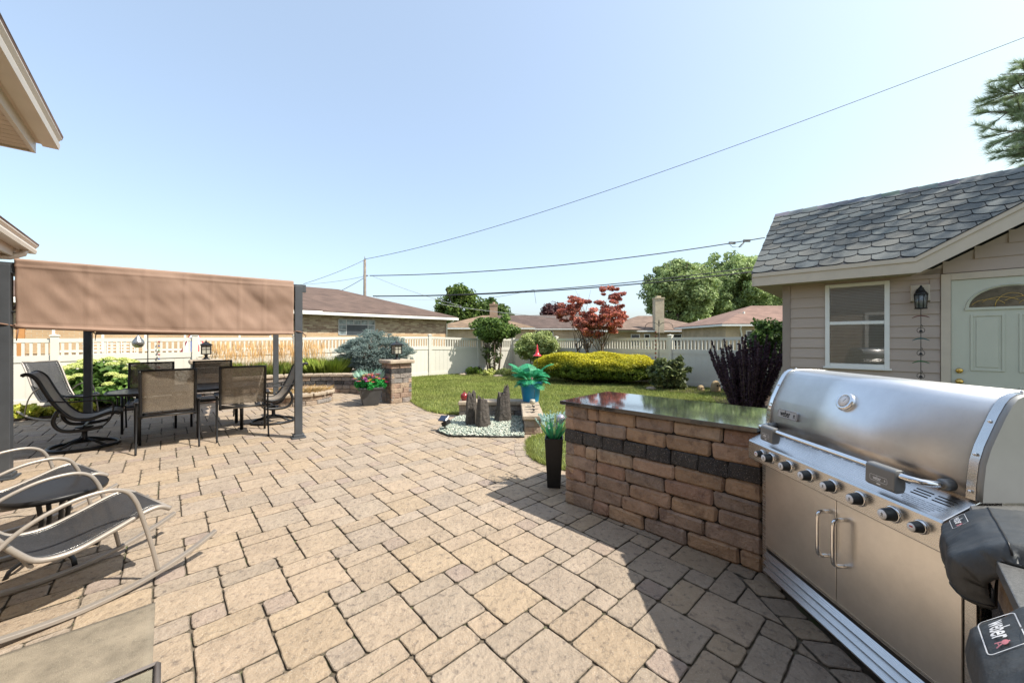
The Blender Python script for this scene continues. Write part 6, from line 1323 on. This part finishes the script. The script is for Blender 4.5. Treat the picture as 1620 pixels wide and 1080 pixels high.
for (x, y, sc_, lb) in ((.36, 6.42, 1.0, 'small black dragonfly ornament on the end low wall, further one'), (.345, 6.16, .8, 'small black dragonfly ornament on the end low wall, nearer one')):
    dg = thing('dragonfly_ornament', lb, 'ornament', (x, y, .305), R(10)); b = MB(); b.tube([(0, -.06 * sc_, .05 * sc_), (0, 0, .055 * sc_), (0, .09 * sc_, .045 * sc_)], [.006, .011, .004], 6); b.lathe([(.012, 0), (.016, .012), (.01, .022), (0, .026)], (0, -.068 * sc_, .045 * sc_), 8); b.tube([(0, 0, 0), (0, 0, .05 * sc_)], .004, 5); b.lathe([(.03, 0), (.03, .004), (0, .006)], (0, 0, 0), 12); b.build('body', m_black, dg)
    b = MB()
    for s_ in (-1, 1):
        for yy in (-.02, .015): b.add([(0, yy, .058 * sc_), (s_ * .05 * sc_, yy - .018, .068 * sc_), (s_ * .105 * sc_, yy - .008, .07 * sc_), (s_ * .10 * sc_, yy + .012, .068 * sc_), (s_ * .05 * sc_, yy + .01, .064 * sc_)], [(0, 1, 2, 3, 4)])
    b.build('wings', m_black, dg, solid=.002)
ln = thing('solar_stake_light', 'little cream solar lantern on a thin stalk in front of the blue pot', 'solar light', (.36, 6.62, .304)); b = MB(); b.tube([(0, 0, 0), (0, 0, .07)], .005, 6); b.tube([(.03, 0, .14), (.035, 0, .30)], .003, 5); b.build('stalk', m_black, ln); MB().lathe([(.03, .055), (.045, .07), (.048, .11), (.04, .135), (0, .14)], n=12).build('lamp', M('cream lamp', (.45, .42, .33), .5, var=.2, vs=30), ln)
tp = thing('tall_planter', 'tall narrow black planter at the far end of the brick counter', 'planter', (.43, 3.86, 0), R(-8)); b = MB()
b.add(n4(.065, 0) + n4(.092, .50) + n4(.080, .50) + n4(.078, .47), [(0, 3, 2, 1)] + [(l * 4 + i, l * 4 + (i + 1) % 4, l * 4 + 4 + (i + 1) % 4, l * 4 + 4 + i) for l in range(3) for i in range(4)] + [(12, 13, 14, 15)]); b.build('pot', m_black, tp, bevel=.003)
st2 = []
nb = 230; a = rng.uniform(0, 2 * PI, nb); el = rng.uniform(.1, .95, nb)
for k in range(nb):
    d = V((math.cos(a[k]) * el[k] * .85, math.sin(a[k]) * el[k] * .85, 1)).normalized(); b0 = V((math.cos(a[k]) * .04, math.sin(a[k]) * .04, .47)); L_ = random.uniform(.14, .27); e = b0 + d * L_; s_ = d.cross(V((math.sin(a[k] * 3), math.cos(a[k] * 3), 0))).normalized() * .0035
    m1 = b0.lerp(e, .5) + V((d.x, d.y, 0)) * .01; st2.append((np.array([(b0 - s_)[:], (b0 + s_)[:], (m1 + s_)[:], e[:]]), np.array([[0, 1, 2, 3]]), np.array([[.07 * random.uniform(.7, 1.6), .40 * random.uniform(.7, 1.3), .20]])))
v, f, cc = join(st2); npmesh('leaves', v, f, m_petal, tp, cc)
for k in range(0, 58):
    kk = k * 2; d = V((math.cos(a[kk]) * el[kk] * .85, math.sin(a[kk]) * el[kk] * .85, 1)).normalized(); c = V((math.cos(a[kk]) * .04, math.sin(a[kk]) * .04, .47)) + d * random.uniform(.17, .25); fb = []
    m_n = 26; t = rng.uniform(0, 1, m_n); r_ = unit(rng.normal(0, 1, (m_n, 3))); v, f, cc = leafset(np.array(c[:]) + np.array(d[:]) * (t * .055)[:, None] + r_ * .006, r_, .011, (.30, .52, .46), (.66, .80, .78), 1.5); npmesh('blossom_spike', v, f, m_petal, tp, cc)
og = tag(MB().lathe([(0, -.045), (.02, -.040), (.038, -.025), (.045, 0), (.038, .025), (.02, .040), (0, .045)], n=20).build('glass_ball', M('iridescent ball', (.55, .52, .60), .08, .6, var=.15), None, loc=(.49, 3.80, .70)), 'silvery glass ball among the white spikes of the tall planter', 'glass ball')
# shepherd hooks, chimes
def hook(c, h, lab, w_=.2, arms=2, rz=0):
    t = thing('shepherd_hook', lab, 'plant hook', (c[0], c[1], 0), rz); b = MB(); b.tube([(0, 0, 0), (0, 0, h)], .010, 8); b.build('pole', m_black, t); b = MB()
    for s_ in (-1, 1)[:arms]: b.tube([(0, 0, h - .08)] + [(s_ * (w_ - w_ * math.cos(q)), 0, h - .08 + w_ * .75 * math.sin(q)) for q in [PI * k / 10 for k in range(1, 10)]] + [(s_ * 2 * w_, 0, h - .10), (s_ * (2 * w_ + .03), 0, h - .14), (s_ * (2 * w_ + .06), 0, h - .11)], .008, 6)
    b.lathe([(.0, .16), (.012, .12), (.02, .06), (.012, 0)], (0, 0, h), 8); b.build('hook_arm', m_black, t); return t
hook((4.42, 11.35), 1.93, 'black double shepherd hook rising above the leafy shrub', .20, 2, R(-10))
rc = thing('copper_cup_chain', 'hanging chain of copper cups on the shepherd hook', 'rain chain', (4.30, 11.30, 1.78)); MB().tube([(0, 0, 0), (0, 0, -1.0)], .003, 4).build('chain', m_black, rc)
for k in range(8): MB().lathe([(.012, -.05), (.035, 0), (.03, .0), (.008, -.045)], (0, 0, -.06 - .125 * k), 10).build('cup', M('copper', (.18, .06, .035), .4, .6), rc)
hook((-8.30, 8.60), 1.80, 'thin dark shepherd hook in front of the hydrangea, behind the dining chairs', .16, 2, R(30))
eg = thing('flame_ball_chime', 'silver pierced metal ball chime hanging above the hydrangea', 'chime', (-8.50, 8.58, 1.42)); 
MB().lathe([(0, -.12), (.05, -.115), (.095, -.075), (.11, -.02), (.095, .04), (.055, .10), (.02, .15), (.006, .17), (0, .175)], n=20).build('ball', M('hammered silver', (.32, .31, .29), .3, .9, var=.5, vs=30, bump=.8, bs=40), eg); MB().tube([(0, 0, .17), (.01, 0, .22), (-.02, 0, .26), (0, 0, .29)], .004, 5).build('hanger', m_black, eg)
bc_ = thing('bead_string', 'wavy string of red, blue and green beads hanging on the fence post', 'wind spinner', (-9.0, 9.62, 1.55)); MB().tube([(.03 * math.sin(k * .8), 0, -.045 * k) for k in range(22)], .003, 4).build('wire', m_bolt, bc_)
for k in range(8): MB().lathe([(0, -.022), (.018, -.012), (.022, 0), (.018, .012), (0, .022)], (0, 0, -.12 - .11 * k), 10).build('bead', M('bead', [(.4, .02, .02), (.03, .07, .25), (.03, .2, .05)][k % 3], .3), bc_)
for (X, Y, lb) in ((-1.28, 14.9, 'small black path light at the left end of the back bed'), (5.62, 9.75, 'small black path light beside the larger face stone')):
    t = thing('path_light', lb, 'path light', (X, Y, .02)); b = MB(); b.tube([(0, 0, 0), (0, 0, .32)], .010, 6); b.lathe([(.03, .30), (.035, .35), (.085, .37), (.08, .385), (.02, .42), (0, .43)], n=14); b.build('lamp', m_black, t)
for (X, Y, r_, lb) in ((5.62, 10.42, .15, 'larger round-topped stone with two carved eyes, right of the pair'), (5.33, 10.66, .115, 'smaller round stone with a carved face, left of the pair')):
    t = thing('face_stone', lb, 'garden ornament', (X, Y, .02), R(25)); b = MB(); k_ = 1.15 if r_ > .13 else .8
    b.lathe([(0, 0), (r_ * .92, .0), (r_ * 1.0, r_ * .5), (r_ * .98, r_ * 1.0 * k_), (r_ * .82, r_ * 1.5 * k_), (r_ * .5, r_ * 1.82 * k_), (0, r_ * 1.95 * k_)], n=20); o = b.build('stone', M('sandstone', (.30, .22, .12), .9, var=.25, vs=14, bump=.5, bs=40), t); o.scale.y = .7
    b = MB()
    for s_ in (-1, 1): b.lathe([(0, .012), (r_ * .16, .008), (r_ * .2, 0)], (s_ * r_ * .33, -r_ * .64, r_ * 1.2 * k_), 10, (V((1, 0, 0)), V((0, 0, 1)), V((0, -1, 0))))
    b.build('eyes', m_core, t)
for k, (X, Y, s_) in enumerate(((-.55, 14.75, .22), (-2.0, 15.35, .18), (4.05, 11.0, .16))):
    o = MB().lathe([(0, -.02), (s_, .0), (s_ * .9, .05), (s_ * .4, .08), (0, .085)], n=9).build('bed_rock', m_cap, None, loc=(X, Y, .03)); o.scale.y = .7; tag(o, ['flat pale rock on the lawn edge below the tangled bush', 'flat pale rock by the shadowed fence', 'flat pale rock between yellow hedge and leafy shrub'][k], 'rock')

# ------------------------------------------------------------------ pole and wires
up = thing('utility_pole', 'weathered wooden utility pole rising above the brown roof', 'utility pole', (-15.6, 40, 0)); MB().tube([(0, 0, 0), (0, 0, 9.9)], [.19, .13], 10).build('pole', M('grey wood', (.20, .17, .145), .9, var=.3, vs=3), up); b = MB(); b.tube([(0, 0, 9.9), (0, 0, 10.25)], .04, 6); b.box((.1, 0, 8.2), (.25, .05, .05)); b.build('insulator', m_cast, up)
m_wire = M('wire', (.03, .03, .035), .6); m_wireg = M('pale wire', (.32, .33, .34), .6)
def wire(a, b, sag, r_, lab, mat=m_wire, n_=40, twist=0, r2=None):
    mb = MB(); r2 = r2 or r_; d = (b - a)
    pts = [a.lerp(b, k / n_) + V((0, 0, -4 * sag * (k / n_) * (1 - k / n_))) for k in range(n_ + 1)]; rs = [r_ + (r2 - r_) * k / n_ for k in range(n_ + 1)]
    o = mb.tube(pts, rs, 5).build('overhead_wire', mat); tag(o, lab, 'wire', 'overhead wires'); return o
wire(at(577, 410, 40), at(1780, -2, 11), .9, .026, 'topmost long wire climbing from the pole to the upper right corner', r2=.008)
wire(at(585, 436, 40), at(1210, 376, 33), .75, .045, 'twisted wire from the pole to the shed roof edge', n_=120)
wire(at(590, 468, 40), at(1215, 419.5, 33), .70, .035, 'upper of the two thick wires crossing the maple', r2=.045); wire(at(590, 468.5, 40), at(1215, 427, 33), .60, .05, 'lower and thicker of the two wires crossing the maple', r2=.06)
wire(at(577, 437, 40), at(440, 450, 44), .3, .02, 'pale wire going left from the pole over the brown roof', m_wireg); wire(at(577, 411, 40), at(480, 449, 36), .15, .02, 'thin wire slanting down left from the pole top'); wire(at(575, 440, 40), at(535, 462, 36), .05, .028, 'short dark service wire from pole to brown roof')
wire(at(590, 437, 40), at(730, 484, 39), .2, .02, 'pale service wire slanting to the tan roof', m_wireg); wire(at(697, 481, 39), at(880, 502, 38), .15, .025, 'pale service wire passing the short chimney', m_wireg); wire(at(595, 470, 40), at(700, 474, 44), .1, .016, 'faint wire low between pole and slim tree', m_wireg)
wire(at(845, 458, 39), at(760, 473, 46), .1, .018, 'thin drop wire left of the cable clamp'); wire(at(845, 458, 39), at(848, 480, 39), 0, .016, 'short loose wire end dangling from the cable clamp')
sb = thing('cable_splice', 'dark cable splice boxes on the twisted wire near the shed roof', 'cable splice', at(1160, 383, 33.5)); b = MB(); b.box((-.1, 0, -.08), (.28, .06, .11)); b.box((1.2, 0, .12), (.30, .06, .11)); b.tube([(-.3, 0, -.25), (0, 0, -.45), (.7, 0, -.42), (1.0, 0, .0)], .025, 5); b.tube([(.5, 0, -.45), (1.0, 0, .05)], .05, 5); b.build('splice_box', m_cast, sb)
ap = thing('antenna_pole', 'slim grey pole standing behind the pink-roofed house', 'pole', (at(1177, 520, 29).x, 29, 0)); b = MB(); b.tube([(0, 0, 0), (0, 0, 3.6)], .075, 8); b.box((-.2, 0, 3.45), (.2, .03, .03)); b.build('pole', M('pale pole', (.42, .40, .36), .7), ap)

# crumbs of sand and moss lying in and beside the paving joints
n = 5200; ks = rng.integers(0, len(pv.v), n); pts = np.array(pv.v)[ks]; d_ = np.hypot(pts[:, 0], pts[:, 1]); pts = pts[(d_ < 5.5) & (pts[:, 1] > 1.0)]; n = len(pts)
cl = np.array([mnoise.noise(V((p[0] * 2.2, p[1] * 2.2, 4))) for p in pts]); pts = pts[cl > -.05]; n = len(pts); pts[:, :2] += rng.normal(0, .006, (n, 2)); sz = rng.uniform(.0012, .0042, n)
vs = iv[None] * (1 + rng.normal(0, .2, (n, len(iv), 1))) * (sz[:, None, None]) * np.array([1, 1, .5]); vs[..., :2] += pts[:, None, :2]; vs[..., 2] += -.001
fs = (ifc[None] + (np.arange(n) * len(iv))[:, None, None]).reshape(-1, 3); k = rng.uniform(0, 1, (n, 1)); pc = np.array([.05, .042, .03]) * (1 - k) + np.array([.11, .12, .05]) * k
o = npmesh('joint_crumbs', vs.reshape(-1, 3), fs, m_pebble, cols=np.repeat(pc, len(ifc), 0)); o['kind'] = 'stuff'
